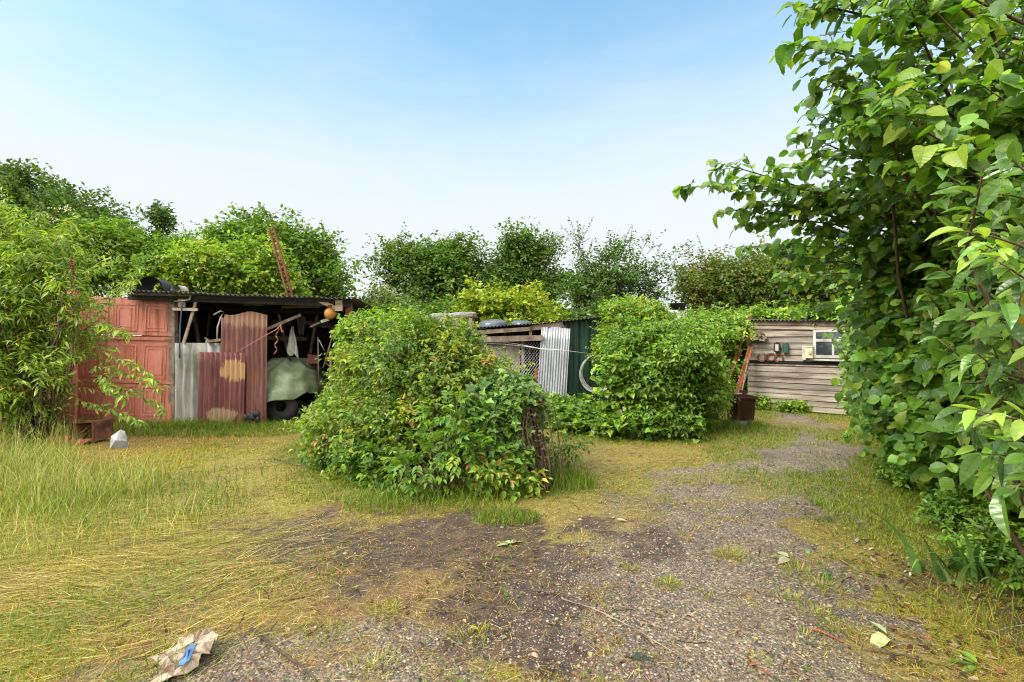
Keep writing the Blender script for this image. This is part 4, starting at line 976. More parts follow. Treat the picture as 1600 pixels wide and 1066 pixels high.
# ---- trees beyond the sheds
def blossom(n, size, colr, blobs_fn):
    def ex(mb, rs, base, pal):
        P = blobs_fn(rs, n) - base
        for p in P:
            k = 16; q = p + rs.normal(0, 1, (k, 3)) * [size, size, size * .25]
            instance(mb, T_FAR, q, rs.normal(0, 1, (k, 3)), np.array([0, 0, 1.]) + rs.normal(0, .2, (k, 3)), np.full(k, size * .55), np.broadcast_to(colr, (k, 3)) * rs.uniform(.85, 1.1, (k, 1)))
    return ex
plant('dark_tree', 'tall dark leafy tree at the far left rising above the red doors', 'tree', base_at(70, 14), [B(40, 335, 14, 80, 85), B(-60, 330, 14, 90, 100), B(115, 368, 13.6, 80, 74), B(175, 392, 13.4, 65, 60), B(-10, 430, 13.6, 120, 80)],
      420, .26, 18, 6, T_FAR, .105, DARK + [(.09, .14, .03, 2)], 11, 'leaf_far', tl=.42, nst=30, r1=.012, trunk=(2.2, .16), ntw=300, lump=.3, upw=.5, droop=.1, boughs=60, rb=.34, shoots=60, slen=.5)
plant('sapling_tree', 'slim dark sapling standing above the hedge between two larger trees', 'tree', base_at(250, 13.3), [B(250, 345, 13.3, 13, 25, .3), B(243, 385, 13.3, 20, 22, .4), B(262, 400, 13.3, 25, 20, .4)],
      50, .14, 12, 5, T_FAR, .10, DARK, 12, 'leaf_far', tl=.28, nst=12, r1=.008, trunk=(2.6, .05), ntw=60, upw=.6)
plant('round_tree', 'round mid green tree behind the rusty lattice pole', 'tree', base_at(430, 15), [B(430, 415, 15, 92, 72), B(375, 415, 15, 60, 58), B(490, 430, 15, 52, 48), B(400, 375, 15, 45, 30), B(515, 455, 14.6, 26, 26)],
      460, .26, 17, 6, T_FAR, .115, MID, 13, 'leaf_far', tl=.42, nst=26, r1=.012, trunk=(2.2, .2), ntw=200, lump=.22, boughs=70, rb=.34, shoots=50, slen=.5)
eb = [B(330, 430, 12.9, 90, 34), B(395, 425, 12.9, 60, 42), B(270, 430, 12.9, 60, 34), B(440, 445, 12.9, 45, 22)]
def eb_pts(rs, n):
    i = rs.integers(0, len(eb), n); d = norm(rs.normal(0, 1, (n, 3)) * [1, .6, .8] + [0, -.7, .55]); E = np.array(eb)[i]
    return E[:, :3] + d * E[:, 3:] * 1.02
plant('elder_bush', 'bright green elder with cream flower heads over the shed roof', 'bush', base_at(340, 12.95), eb, 380, .20, 15, 6, T_FAR, .10, BRIGHT + [(.20, .25, .03, 2)], 14, 'leaf_far', tl=.32, nst=20, r0=.05, ntw=100, boughs=60, rb=.26, shoots=50, slen=.35, extra=blossom(50, .07, (.62, .60, .40), eb_pts))
plant('field_hedge', 'mixed green thicket filling the gap left of the elder', 'hedge', base_at(180, 13), [B(180, 405, 12.8, 80, 60), B(245, 415, 12.8, 60, 55), B(285, 420, 13.2, 40, 50), B(90, 410, 12.8, 90, 55), B(-60, 400, 12.8, 90, 80)],
      380, .22, 15, 6, T_FAR, .105, MID + BRIGHT[:2], 15, 'leaf_far', tl=.32, nst=20, r0=.05, ntw=100, boughs=60, rb=.3, shoots=50, slen=.45, extra=blossom(16, .08, (.62, .60, .45), lambda rs, n: np.array([W(rs.uniform(5, 170), rs.uniform(300, 420), 12.0) for _ in range(n)])))
plant('willow_bush', 'hazy grey green bush in the gap right of the open shed', 'bush', base_at(590, 17), [B(592, 478, 17, 36, 28), B(610, 492, 16.5, 40, 25), B(565, 495, 16.5, 22, 22)],
      80, .3, 13, 5, T_FAR, .13, [(.11, .15, .06, 2), (.16, .20, .09, 2), (.08, .12, .04, 1)], 16, 'leaf_far', tl=.4, nst=14, r0=.04, ntw=100, shell=.3)
plant('spreading_tree', 'broad dark tree with a branch reaching out to its left', 'tree', base_at(665, 19), [B(645, 430, 19, 52, 42), B(700, 430, 19, 62, 48), B(625, 392, 19, 28, 18), B(690, 395, 19, 40, 16), B(590, 410, 19, 26, 9), B(748, 440, 19, 30, 38), B(660, 470, 18.6, 60, 40)],
      300, .26, 15, 6, T_FAR, .125, DARK[1:] + MID[:2] + [(.12, .16, .05, 1)], 17, 'leaf_far', tl=.55, nst=40, r1=.014, trunk=(2.4, .24), ntw=300, lump=.34, shell=.4, boughs=60, rb=.42, shoots=60, slen=.38)
plant('oak_tree', 'rounded dark tree with sky showing through, in the middle of the skyline', 'tree', base_at(822, 19), [B(800, 392, 19, 34, 22), B(835, 400, 19, 36, 28), B(790, 430, 19, 36, 34), B(858, 440, 19, 27, 36), B(825, 450, 19, 46, 34), B(820, 375, 19, 20, 8)],
      230, .24, 15, 6, T_FAR, .12, DARK[1:] + MID[:2], 18, 'leaf_far', tl=.5, nst=40, r1=.014, trunk=(2.6, .22), ntw=300, lump=.34, shell=.45, boughs=42, rb=.40, shoots=40, slen=.38)
plant('thorn_tree', 'sparse tree with thin spiky shoots against the sky', 'tree', base_at(955, 17), [B(912, 412, 17, 16, 34, .6), B(905, 385, 17, 6, 10, .3), B(948, 405, 17, 22, 26, .7), B(970, 388, 17, 20, 8, .4), B(990, 420, 17, 16, 20, .5), B(1022, 415, 17, 7, 24, .3), B(960, 448, 17, 80, 26, 1.2), B(920, 470, 16.6, 50, 24, 1), B(1020, 460, 16.6, 40, 26, 1)],
      165, .20, 12, 5, T_FAR, .105, DARK + MID[:2], 19, 'leaf_far', tl=.5, nst=46, r1=.012, trunk=(1.6, .14), ntw=200, lump=.3, shell=.3, upw=.8, boughs=46, rb=.34, shoots=40, slen=.75)
plant('hawthorn_tree', 'olive brown tinged hawthorn mass above the green hedge', 'tree', base_at(1130, 16), [B(1120, 450, 16, 62, 44), B(1175, 445, 16, 60, 50), B(1225, 440, 15.5, 60, 48), B(1080, 462, 15.6, 30, 26), B(1290, 430, 15.5, 60, 60)],
      430, .26, 17, 6, T_FAR, .10, OLIVE + MID[:2], 20, 'leaf_far', tl=.42, nst=26, r1=.012, trunk=(1.5, .16), ntw=250, lump=.22, boughs=70, rb=.36, shoots=50, slen=.5)
plant('golden_bush', 'golden yellow green rounded bush behind the coop roof', 'bush', base_at(790, 13.2), [B(785, 485, 13.2, 72, 28), B(830, 485, 13.2, 42, 22), B(730, 490, 13.2, 34, 18), B(780, 520, 13, 80, 30)],
      230, .18, 14, 6, T_FAR, .12, YELLOW, 21, 'leaf_far', tl=.26, nst=14, r0=.04, ntw=60, lump=.2, boughs=50, rb=.2, shoots=30, slen=.25)
plant('back_hedge', 'dark background hedge closing the gap beyond the coop', 'hedge', base_at(700, 15), [B(620, 510, 15, 70, 26), B(700, 505, 15, 60, 28), B(880, 508, 15, 50, 22), B(960, 500, 15, 60, 24), B(560, 515, 14, 30, 24)],
      200, .26, 14, 5, T_FAR, .14, MID + DARK[:2], 22, 'leaf_far', tl=.36, nst=14, r0=.04, ntw=60)
plant('back_hedge', 'tall dark thicket right behind the weatherboarded shed', 'hedge', base_at(1260, 14.5), [B(1240, 500, 14.5, 60, 45), B(1330, 480, 14.5, 70, 70), B(1180, 510, 14.5, 50, 30), B(1420, 470, 14, 80, 80)],
      190, .26, 14, 5, T_FAR, .15, DARK, 23, 'leaf_far', tl=.36, nst=14, r0=.04, ntw=60)
# ---- middle distance
plant('privet_bush', 'yellow green clipped looking privet top behind the middle bush', 'bush', base_at(985, 9.9), [B(985, 490, 9.9, 52, 28), B(965, 505, 9.8, 28, 26), B(1025, 500, 9.8, 36, 22), B(985, 540, 9.8, 60, 50)],
      260, .13, 14, 7, T_MID, .062, YELLOW + BRIGHT[:2], 24, tl=.2, nst=12, r0=.03, ntw=80)
ivh = [B(1130, 520, 11.9, 62, 32), B(1200, 512, 12.1, 50, 24), B(1100, 560, 11.6, 50, 55), B(1160, 570, 11.9, 40, 50), B(1080, 510, 11.8, 30, 22)]
plant('ivy_hedge', 'bright green leafy hedge left of the weatherboarded shed', 'hedge', base_at(1125, 11.8), ivh, 360, .15, 13, 6, T_MID, .085, BRIGHT, 25, tl=.22, nst=14, r0=.04, ntw=60, droop=.5, boughs=70, rb=.2, shoots=40, slen=.3)
rf_b = [(*on_shed(.9, 1.98, -.45), .55, .40, .10), (*on_shed(1.7, 1.98, -.3), .60, .42, .16), (*on_shed(2.6, 1.98, -.3), .7, .5, .24), (*on_shed(.3, 1.97, -.8), .5, .4, .12)]
plant('ivy_mat', 'mat of green ivy growing over the weatherboarded shed roof', 'ivy', on_shed(1.6, 1.85, -.5), rf_b, 210, .10, 10, 6, T_IVY, .075, BRIGHT, 26, 'ivy', tl=.18, nst=14, r0=.012, ntw=60, zmin=1.84, shell=.3)
# the second bush
b2 = [B(1040, 590, 8.3, 82, 86, .9), B(1060, 545, 8.5, 60, 45, .7), B(992, 540, 8.5, 40, 42, .6), B(1025, 640, 7.9, 62, 46, .55), B(1002, 590, 8.2, 46, 45, .6)]
plant('shrub', 'large rounded green shrub beside the track left of the maroon bin', 'shrub', base_at(1035, 8.2), b2, 640, .12, 13, 6, T_OVAL, .066, MID + BRIGHT[:3], 27, tl=.24, nst=40, r0=.025, ntw=300, shell=.5, droop=.35, boughs=64, rb=.16, shoots=46, slen=.32)
plant('spirea_shrub', 'yellowish fine leaved shrub drooping beside the leaning rusty poles', 'shrub', base_at(1105, 8.6), [B(1102, 610, 8.6, 38, 50, .5), B(1080, 575, 8.7, 40, 35, .5), B(1120, 600, 8.7, 18, 24, .3), B(1085, 650, 8.4, 30, 24, .4)], 250, .10, 12, 8, T_MID, .042, YELLOW[:2] + BRIGHT, 28, tl=.22, nst=24, r0=.016, ntw=100, droop=.5, upw=.1)
# low tiers of round leaves on its left
def tiers(mb, rs, base, pal):
    for z, x0, x1, n in ((574, 938, 990, 22), (590, 940, 990, 22), (610, 938, 992, 26), (628, 940, 995, 26), (556, 950, 985, 16)):
        P = np.array([W(rs.uniform(x0, x1), z + rs.normal(0, 2.5), 7.9 + rs.normal(0, .12)) for _ in range(n)]) - base
        D = norm(np.stack([-np.abs(rs.normal(.8, .3, n)), -rs.random(n), rs.normal(0, .1, n)], -1))
        leaves(mb, P, D, np.full(n, .13), 4, T_HAZEL, .085, pal, rs, droop=.15, up=1.2)
plant('hazel_sapling', 'low hazel with flat tiers of round yellow green leaves by the cable coil', 'shrub', base_at(960, 8.0), [B(975, 600, 7.95, 28, 34, .35)], 14, .1, 6, 4, T_HAZEL, .085, BRIGHT, 29, tl=.18, nst=10, r0=.018, extra=tiers, ntw=30, uv=True, mat='hazel')
plant('ground_ivy', 'low carpet of ivy and nettles at the foot of the middle shrub', 'ivy', base_at(950, 8.0), [B(880, 652, 8.8, 60, 24, .6), B(930, 662, 8.0, 62, 26, .6), B(985, 668, 7.6, 55, 28, .5), B(1060, 668, 7.6, 50, 22, .45), B(860, 642, 9.4, 40, 24, .6), B(905, 645, 9.5, 50, 28, .5)],
      430, .10, 8, 5, T_IVY, .075, BRIGHT[:3] + MID[:2], 30, 'ivy', tl=.16, nst=10, r0=.006, r1=.004, ntw=80, zmin=.0, shell=.1, upw=.7)
single(MB().tube([W(969, 640, 7.75), [W(971, 0, 7.72)[0], 7.72, -.05]], [.035, .04], 8), 'tree_stump', 'pale_wood', 'broken pale stump standing at the foot of the middle shrub', 'stump', [W(971, 0, 7.72)[0], 7.72, 0], True)
st_ = MB(); st_.lathe([(0, .34), (.06, .33), (.10, .22), (.14, .05), (.15, -.05)], 10, (W(992, 0, 7.7)[0], 7.7, 0), 1, .8)
for i in range(len(st_.V)): st_.V[i] = st_.V[i] + np.random.default_rng(3).normal(0, .012, st_.V[i].shape)
single(st_, 'boulder', 'stonebag', 'pale grey stone leaning under the middle shrub', 'stone', (W(992, 0, 7.7)[0], 7.7, 0))
plant('weed_clump', 'low green weed clump along the foot of the weatherboarded shed', 'weeds', on_shed(.5, 0, .3), [(*on_shed(.25, .08, .28), .35, .22, .14), (*on_shed(.9, .05, .25), .4, .2, .11)], 60, .06, 8, 5, T_OVAL, .06, BRIGHT, 31, tl=.16, nst=8, r0=.006, r1=.003, ntw=30, zmin=0, shell=.1, upw=.8)

# ---- the big bush in the middle
ROSE = [(.045, .09, .016, 2.5), (.07, .13, .02, 3), (.115, .185, .026, 3), (.18, .225, .03, 1.8), (.24, .26, .03, .9), (.27, .19, .04, .25), (.28, .12, .05, .12)]
b1 = [(-.95, 6.1, .88, .92, .8, .78), (-1.55, 6.7, .95, .75, .75, .78), (-2.0, 7.3, .72, .60, .65, .66), (-.52, 5.95, .82, .46, .55, .62), (-.28, 5.8, .74, .44, .5, .60), (-1.20, 5.55, .42, .78, .5, .48), (-1.75, 6.2, .38, .60, .55, .45), (-.75, 6.2, 1.15, .55, .5, .44)]
def hips(mb, rs, base, pal):
    n = 34
    E = np.array(b1)[rs.integers(0, len(b1), n)]; d = norm(rs.normal(0, 1, (n, 3)) + [0, -.9, .2])
    P = E[:, :3] + d * E[:, 3:] * 1.04 - base
    for p in P:
        k = 5; instance(mb, T_OVAL, p + rs.normal(0, .022, (k, 3)), rs.normal(0, 1, (k, 3)), rs.normal(0, .5, (k, 3)) + [0, -.5, .8], np.full(k, .05), np.array([[.45, .17, .06]]) * rs.uniform(.6, 1.1, (k, 1)) if rs.random() < .6 else np.array([[.45, .33, .05]]) * rs.uniform(.7, 1.1, (k, 1)))
plant('rose_bush', 'sprawling wild rose bush with orange tinged leaves in the middle of the yard', 'bush', (-1.2, 6.1, 0), b1, 1400, .10, 12, 7, T_OVAL, .048, ROSE, 32, tl=.22, nst=120, r0=.022, r1=.005, ntw=1500, shell=.6, extra=hips, droop=.3, lump=.25, var=.3, boughs=90, rb=.15, shoots=110, slen=.34)
plant('creeper_mound', 'leafy creeper mound at the back left of the rose bush', 'creeper', (-2.3, 7.9, 0), [B(560, 525, 7.7, 30, 38, .4), B(588, 515, 7.7, 34, 28, .4), B(555, 565, 7.7, 22, 44, .3), B(625, 515, 7.4, 42, 24, .35)], 210, .10, 12, 6, T_OVAL, .068, BRIGHT, 33, tl=.18, nst=12, r0=.016, ntw=60, droop=.6)
iv = [(-.06, 5.25, .50, .36, .34, .52), (-.30, 5.12, .55, .34, .30, .44), (.08, 5.15, .82, .25, .26, .26), (-.02, 5.4, .85, .36, .3, .30), (-.12, 5.0, .28, .36, .28, .30)]
plant('ivy_stump', 'dark glossy ivy smothering a stump at the right end of the rose bush', 'ivy', (.02, 5.35, 0), iv, 420, .07, 9, 6, T_IVY, .062, [(.035, .075, .014, 3), (.05, .105, .017, 3), (.08, .15, .022, 2.4), (.13, .22, .03, 1.4)], 34, 'ivy', tl=.14, nst=30, r0=.02, r1=.005, ntw=120, droop=.7, face=(0, -1, .2), fw=.7, shell=.7)
rt = MB()
rs = np.random.default_rng(77)
for i in range(46):
    x = .20 + rs.normal(0, .055); a = np.array([x - .02, 5.02 + rs.normal(0, .05), rs.uniform(.4, .95)]); q = np.array([x + rs.normal(.05, .06), 4.98 + rs.normal(0, .06), -.02])
    rt.tube(curve(a, q, rs, .18, 7), np.linspace(.008, .013, 7) * rs.uniform(.5, 1.3), 5)
rt.tube([(.2, 5.12, -.05), (.19, 5.13, .5), (.15, 5.15, .9)], [.12, .10, .07], 10)
instance(rt, T_MID, np.stack([rs.normal(.2, .07, 260), rs.normal(4.98, .05, 260), rs.uniform(.1, .95, 260)], -1), rs.normal(0, 1, (260, 3)) - [0, 0, .6], rs.normal(0, 1, (260, 3)), np.full(260, .045), np.ones((260, 3)))
single(rt, 'dead_stump', surface('dead_creeper', (.05, .032, .018), (.11, .07, .036), (.20, .135, .065), 9, (2, 2, .6), .9, .4), 'stump wrapped in dead brown creeper stems at the end of the rose bush', 'stump', (.2, 5.3, 0), True)

def pinnate(mb, P, D, L, npair, size, pal, rs, droop=.3):
    """compound leaves: a midrib with leaflet pairs and an end leaflet"""
    n = len(P); D = norm(D); col = pick(pal, n, rs)
    S = norm(np.cross(D, np.array([0, 0, 1.]) + rs.normal(0, .25, (n, 3))))
    up = norm(np.cross(S, D))
    for i in range(npair + 1):
        t = .35 + .65 * i / npair
        pos = P + D * (L * t)[:, None]; pos[:, 2] -= droop * L * t * t * .6
        for s_ in ((1, -1) if i < npair else (0,)):
            d = D * (.55 if s_ else 1) + S * s_ * .85; d[:, 2] -= droop * .7
            instance(mb, T_LANCE_W, pos, d + rs.normal(0, .1, (n, 3)), up + rs.normal(0, .18, (n, 3)), size * rs.uniform(.8, 1.15, n), col * rs.uniform(.88, 1.12, (n, 1)))
T_LANCE_W = template([(0, 0), (.22, .17), (.5, .21), (.8, .11), (1, 0)], .35, .35)
el = thing('elder_sapling', 'fresh elder sapling with drooping compound leaves in front of the rose bush', 'shrub', (-.62, 4.85, 0))
rs = np.random.default_rng(35); mb = MB(); st_ = MB()
E = [(-.58, 4.95, .46, .30, .28, .34), (-.48, 4.95, .58, .24, .25, .25), (-.78, 4.82, .30, .30, .25, .24), (-.62, 4.95, .75, .22, .2, .20), (-.38, 4.8, .38, .25, .2, .22), (-.95, 4.85, .18, .22, .2, .14)]
Ea = np.array(E)[rs.integers(0, len(E), 230)]; d = norm(rs.normal(0, 1, (230, 3)) + [0, -.35, .2]); P = Ea[:, :3] + d * Ea[:, 3:] * (.35 + .65 * np.sqrt(rs.random(230)))[:, None]
Dd = norm(d * [1, 1, .5] + rs.normal(0, .3, (230, 3)) + [0, -.1, .15])
base = np.array(el.location)
pinnate(mb, P - base, Dd, rs.uniform(.10, .18, 230), 3, .074, MID + BRIGHT[:3], rs)
mb.obj('foliage', M['leaf'], el)
for i in range(34): st_.tube(curve((rs.normal(0, .05), rs.normal(0, .04), -.02), P[i] - base, rs, .1, 6, .1), np.linspace(.010, .004, 6), 5)
st_.obj('stems', M['stem'], el, smooth=True)
plant('bramble', 'bramble with reddish leaves low at the front right of the rose bush', 'bramble', (-.02, 4.75, 0), [(-.18, 4.78, .20, .28, .22, .20), (.05, 4.85, .12, .28, .2, .14)], 60, .06, 7, 5, T_OVAL, .06, BRIGHT[:3] + [(.30, .14, .05, .9), (.30, .26, .05, 1)], 36, tl=.18, nst=16, r0=.007, r1=.003, ntw=50, zmin=.0, shell=.2)
plant('weed_clump', 'nettle clump spilling onto the grass left of the rose bush', 'weeds', (-2.75, 6.75, 0), [(-2.35, 6.8, .28, .40, .45, .40), (-1.85, 5.9, .2, .42, .4, .30), (-2.6, 7.6, .35, .32, .4, .46), (-1.35, 5.2, .15, .38, .3, .24)], 240, .10, 9, 6, T_OVAL, .072, BRIGHT[:3] + MID[:2], 37, tl=.2, nst=24, r0=.008, r1=.003, ntw=120, zmin=0, shell=.2, upw=.7)
plant('weed_clump', 'thin trailing bramble reaching right from the dead stump', 'bramble', (.45, 5.6, 0), [(.50, 5.7, .16, .25, .2, .12), (.70, 6.0, .22, .25, .2, .12)], 16, .08, 5, 5, T_OVAL, .05, MID, 38, tl=.2, nst=4, r0=.006, r1=.003, ntw=20, zmin=0, shell=.2)

# ---- buddleia on the left
bd_b = [B(45, 505, 7.2, 90, 75, .8), B(10, 420, 7.4, 95, 75, .8), B(80, 410, 7.4, 85, 60, .7), B(20, 600, 7.2, 85, 80, .7), B(70, 590, 7.0, 55, 66, .5), B(45, 365, 7.6, 65, 36, .6), B(-60, 520, 7.2, 90, 130, .9), B(115, 470, 7.0, 46, 45, .45)]
def whips(mb, rs, base, pal):
    for (a, b_) in (((110, 570), (245, 605)), ((110, 600), (248, 640)), ((120, 480), (205, 440)), ((150, 470), (212, 422)), ((100, 620), (215, 655)), ((130, 540), (235, 590)), ((60, 380), (20, 338)), ((90, 390), (110, 345)), ((120, 430), (185, 400)), ((150, 500), (198, 520)), ((150, 580), (190, 618))):
        p = W(*a, 7.1); q = W(*b_, 6.75); c = curve(p, q, rs, .08, 9, .10)
        i = np.repeat(np.arange(2, 9), 4); P = c[i] - base; n = len(P)
        D = norm((q - p) + rs.normal(0, .35, (n, 3))); leaves(mb, P, D, np.full(n, .09), 3, T_LANCE, .088, pal, rs, droop=.3)
plant('buddleia', 'big pale green buddleia sprawling in front of the red doors', 'shrub', base_at(70, 7.3), bd_b, 310, .15, 8, 8, T_LANCE, .098, [(.08, .135, .018, 3), (.12, .19, .024, 3), (.18, .25, .035, 2.5), (.24, .30, .05, 1.2), (.22, .13, .04, .14)], 39, tl=.34, nst=60, r0=.022, r1=.006, ntw=260, shell=.4, boughs=56, rb=.2, shoots=46, slen=.4, extra=whips, droop=.45, upw=.5, spread=1.1)
sp_ = MB(); rs = np.random.default_rng(41)
for (a, b_) in (((120, 470), (111, 403)), ((118, 540), (116, 518))):
    if a[1] > 500: continue
    p, q = W(*a, 6.6), W(*b_, 6.6); sp_.tube(curve(p, q, rs, .03, 6), np.linspace(.008, .006, 6), 5)
    for i in range(60):
        c = q + (p - q) * rs.uniform(0, .35); c = c + rs.normal(0, .012, 3); sp_.lathe([(0, -.012), (.011, 0), (0, .012)], 5, c)
single(sp_, 'flower_spike', 'rust', 'dead brown flower spike standing up out of the buddleia', 'flower spike', W(120, 470, 6.6))

# ---- the hazel hedge and laurel on the right
HZ = [(.05, .11, .016, 2.5), (.075, .155, .02, 3), (.11, .205, .026, 2.7), (.17, .255, .035, 1.6), (.22, .26, .03, .15)]
def sprays(S, rs, nt, tl):
    P = []; D = []; L = []; curves = []
    for (p, q, n_) in S:
        c = curve(p, q, rs, .06, 10, .10); curves.append(c)
        d = norm(np.asarray(q) - np.asarray(p)); sd = norm(np.cross(d, [0, 0, 1.]))
        for i in range(n_):
            t = .12 + .88 * (i + rs.random()) / n_; f = t * 9; k = min(int(f), 8); pos = c[k] + (c[k + 1] - c[k]) * (f - k)
            P.append(pos); s_ = 1 if i % 2 else -1
            D.append(norm(d * .8 + sd * s_ * rs.uniform(.3, 1.0) + rs.normal(0, .22, 3))); L.append(tl * (1.15 - .6 * t) * rs.uniform(.6, 1.3))
        P.append(c[-1]); D.append(d); L.append(tl * .5)
    return np.array(P), np.array(D), np.array(L), curves
def hazel(name, label, base, blobs, ncl, S, seed, size, tw=9, k=5, nsp=16, nst=60):
    rs = np.random.default_rng(seed); base = np.asarray(base, float)
    o = thing(name, label, 'hazel hedge', base)
    blobs = [(*b[:3], *[max(r - .26, r * .42) for r in b[3:6]]) for b in blobs]
    P, D, L, key, c = clumps(blobs, ncl, .15, tw, rs, .45, .26, .08, out=.8, upw=.15, lump=.15)
    mb = MB(); leaves(mb, P - base, D, L, k, T_HAZEL, size, HZ, rs, key, droop=.35, up=1.0, var=.40, corr=.35, face=(-.55, -.75, .1), fw=1.1)
    st_ = MB(); limbs(st_, (0, 0, -.05), c - base, rs, nst, .022, .004); twigs(st_, P - base, D, L, rs, 500, .003)
    if S:
        P2, D2, L2, cv = sprays(S, rs, nsp, .34)
        leaves(mb, P2 - base, D2, L2, 7, T_HAZEL, size * .9, HZ, rs, droop=.35, up=1.0, var=.38, corr=.25, face=(-.45, -.65, .1), fw=.8)
        for c_ in cv:
            st_.tube(c_ - base, np.linspace(.012, .003, len(c_)), 5)
            if rs.random() < .4: st_.tube(curve(c_[0] - base, np.array([rs.normal(.2, .2), rs.normal(0, .3), .1 + .2 * rs.random()]), rs, .08, 7, .1), np.linspace(.009, .018, 7), 5)
        for i in range(len(P2)): st_.tube([P2[i] - base, P2[i] + D2[i] * L2[i] * .9 - [0, 0, .1 * L2[i]] - base], [.003, .0015], 4, cap=False)
    mb.obj('foliage', M['hazel'], o, uv=True); st_.obj('stems', M['stem'], o, smooth=True)
    return o
rs = np.random.default_rng(50)
S = [(W(1400, 330, 4.4), W(1090, 292, 4.2), 18), (W(1380, 340, 4.4), W(1135, 258, 4.25), 14), (W(1380, 320, 4.5), W(1180, 300, 4.3), 14), (W(1420, 340, 4.6), W(1145, 330, 4.4), 14), (W(1400, 380, 4.6), W(1190, 350, 4.5), 14),
     (W(1420, 120, 3.3), W(1264, 74, 3.0), 14), (W(1430, 60, 3.2), W(1268, 12, 3.0), 12), (W(1440, 40, 3.1), W(1310, -30, 3.0), 12), (W(1450, 200, 3.5), W(1302, 130, 3.2), 14), (W(1440, 240, 3.6), W(1290, 185, 3.5), 14), (W(1440, 280, 3.8), W(1268, 215, 3.6), 14),
     (W(1420, 320, 4.2), W(1225, 262, 4.1), 14), (W(1400, 400, 4.8), W(1235, 385, 4.7), 12), (W(1400, 430, 4.8), W(1225, 400, 4.9), 12), (W(1420, 460, 4.6), W(1260, 440, 4.6), 12),
     (W(1450, 420, 5.0), W(1180, 385, 4.9), 16), (W(1450, 400, 4.8), W(1210, 330, 4.5), 16), (W(1460, 420, 5.0), W(1270, 350, 4.6), 16), (W(1470, 440, 5.2), W(1240, 430, 5.2), 16), (W(1470, 380, 4.6), W(1290, 300, 4.4), 16), (W(1480, 360, 4.4), W(1330, 290, 4.2), 16), (W(1480, 450, 5.0), W(1270, 480, 5.2), 14), (W(1480, 420, 4.6), W(1330, 380, 4.4), 16)]
for i in range(46):
    q = W(rs.uniform(1330, 1640), rs.uniform(-60, 320), rs.uniform(2.4, 4.0)); S.append((q + [rs.uniform(.5, .9), rs.uniform(-.1, .6), -rs.uniform(.15, .5)], q, 11))
hz_b = [(4.85, 5.0, 1.15, 1.35, 1.5, 1.30), (6.25, 7.2, 1.1, 1.30, 1.6, 1.25), (4.45, 4.3, 2.1, 1.35, 1.3, .85), (4.2, 4.0, .8, 1.15, .9, .85), (4.1, 3.9, 2.8, 1.15, 1.0, .75), (5.0, 5.6, 2.0, 1.2, 1.2, .8), (4.0, 3.8, 1.6, 1.05, .9, 1.0), (4.3, 4.4, 1.5, 1.2, 1.0, 1.2)]
hazel('hazel_hedge', 'large overhanging hazel hedge with big round leaves filling the right side', (4.3, 4.7, 0), hz_b, 1900, S, 51, .076)
hz_c = [(3.75, 3.0, 1.0, .85, .8, .95), (3.5, 2.7, 2.5, .95, .9, .9), (3.9, 3.2, 1.9, .9, .9, .8)]
hazel('hazel_bush', 'nearer hazel with close round veined leaves behind the laurel', (3.7, 3.0, 0), hz_c, 760, [], 52, .068)
# laurel
rs = np.random.default_rng(53)
la = thing('cherry_laurel', 'glossy cherry laurel with long pale leaves at the right edge', 'laurel', (2.9, 2.4, 0))
base = np.array(la.location); mb = MB(); st_ = MB()
shoots = []
for (px, py, Y) in ((1475, 270, 2.3), (1500, 225, 2.4), (1540, 300, 2.1), (1490, 350, 2.2), (1530, 390, 2.0), (1470, 420, 2.4), (1510, 450, 2.1), (1450, 460, 2.5), (1500, 500, 2.2), (1470, 530, 2.4), (1550, 540, 1.95), (1520, 570, 2.1), (1560, 620, 1.9), (1540, 660, 2.0), (1500, 600, 2.3), (1570, 690, 1.9), (1550, 740, 2.0), (1580, 450, 1.85), (1590, 340, 1.85), (1580, 250, 1.9), (1590, 760, 1.9), (1560, 330, 2.0), (1560, 500, 2.0), (1520, 330, 2.3), (1530, 700, 2.2), (1590, 600, 1.85)):
    shoots.append(W(px, py, Y))
for i in range(130):
    yy = rs.uniform(1.5, 2.7); shoots.append(np.array([yy * rs.uniform(.88, 1.15), yy, rs.uniform(1.0, 2.15)]))
T_ = []
for i, q in enumerate(shoots):
    d = norm(np.array([-1, -.35, .15]) + rs.normal(0, .25, 3)); p = q - d * rs.uniform(.3, .5) - [0, 0, .05]
    st_.tube(curve(p, q, rs, .05, 5) - base, np.linspace(.006, .0025, 5), 5)
    if i % 3 == 0: st_.tube(curve(base + [rs.normal(0, .1), rs.normal(0, .1), 0], p, rs, .08, 6, .1) - base, np.linspace(.018, .007, 6), 6)
    n = 9; t = np.linspace(.2, 1, n)
    pos = p + (q - p) * t[:, None]; phi = np.arange(n) * 2.4 + rs.random() * 6; s1 = norm(np.cross(d, [0, 0, 1.])); s2 = np.cross(s1, d)
    dd = d * .75 + (np.cos(phi)[:, None] * s1 + np.sin(phi)[:, None] * s2 * .8) * np.linspace(1, .35, n)[:, None]; dd[:, 2] -= .12
    young = rs.random() < .35
    pal = [(.17, .27, .045, 2), (.22, .32, .06, 2), (.12, .21, .035, 1)] if young else [(.045, .095, .022, 3), (.065, .13, .028, 3), (.10, .18, .035, 2)]
    instance(mb, T_LAUREL, pos - base, dd, np.array([-.2, -.3, 1.]) + rs.normal(0, .3, (n, 3)), .104 * rs.uniform(.7, 1.2, n), pick(pal, n, rs))
q = np.array([W(1597, 478, 1.75), W(1594, 492, 1.75)]) - base
instance(mb, T_LAUREL, q, np.array([[.1, -.2, 1], [.2, .1, -1]]), np.array([[-.5, -1, .2], [-.5, -1, .2]]), np.array([.10, .08]), np.array([[.48, .28, .03], [.42, .22, .03]]))
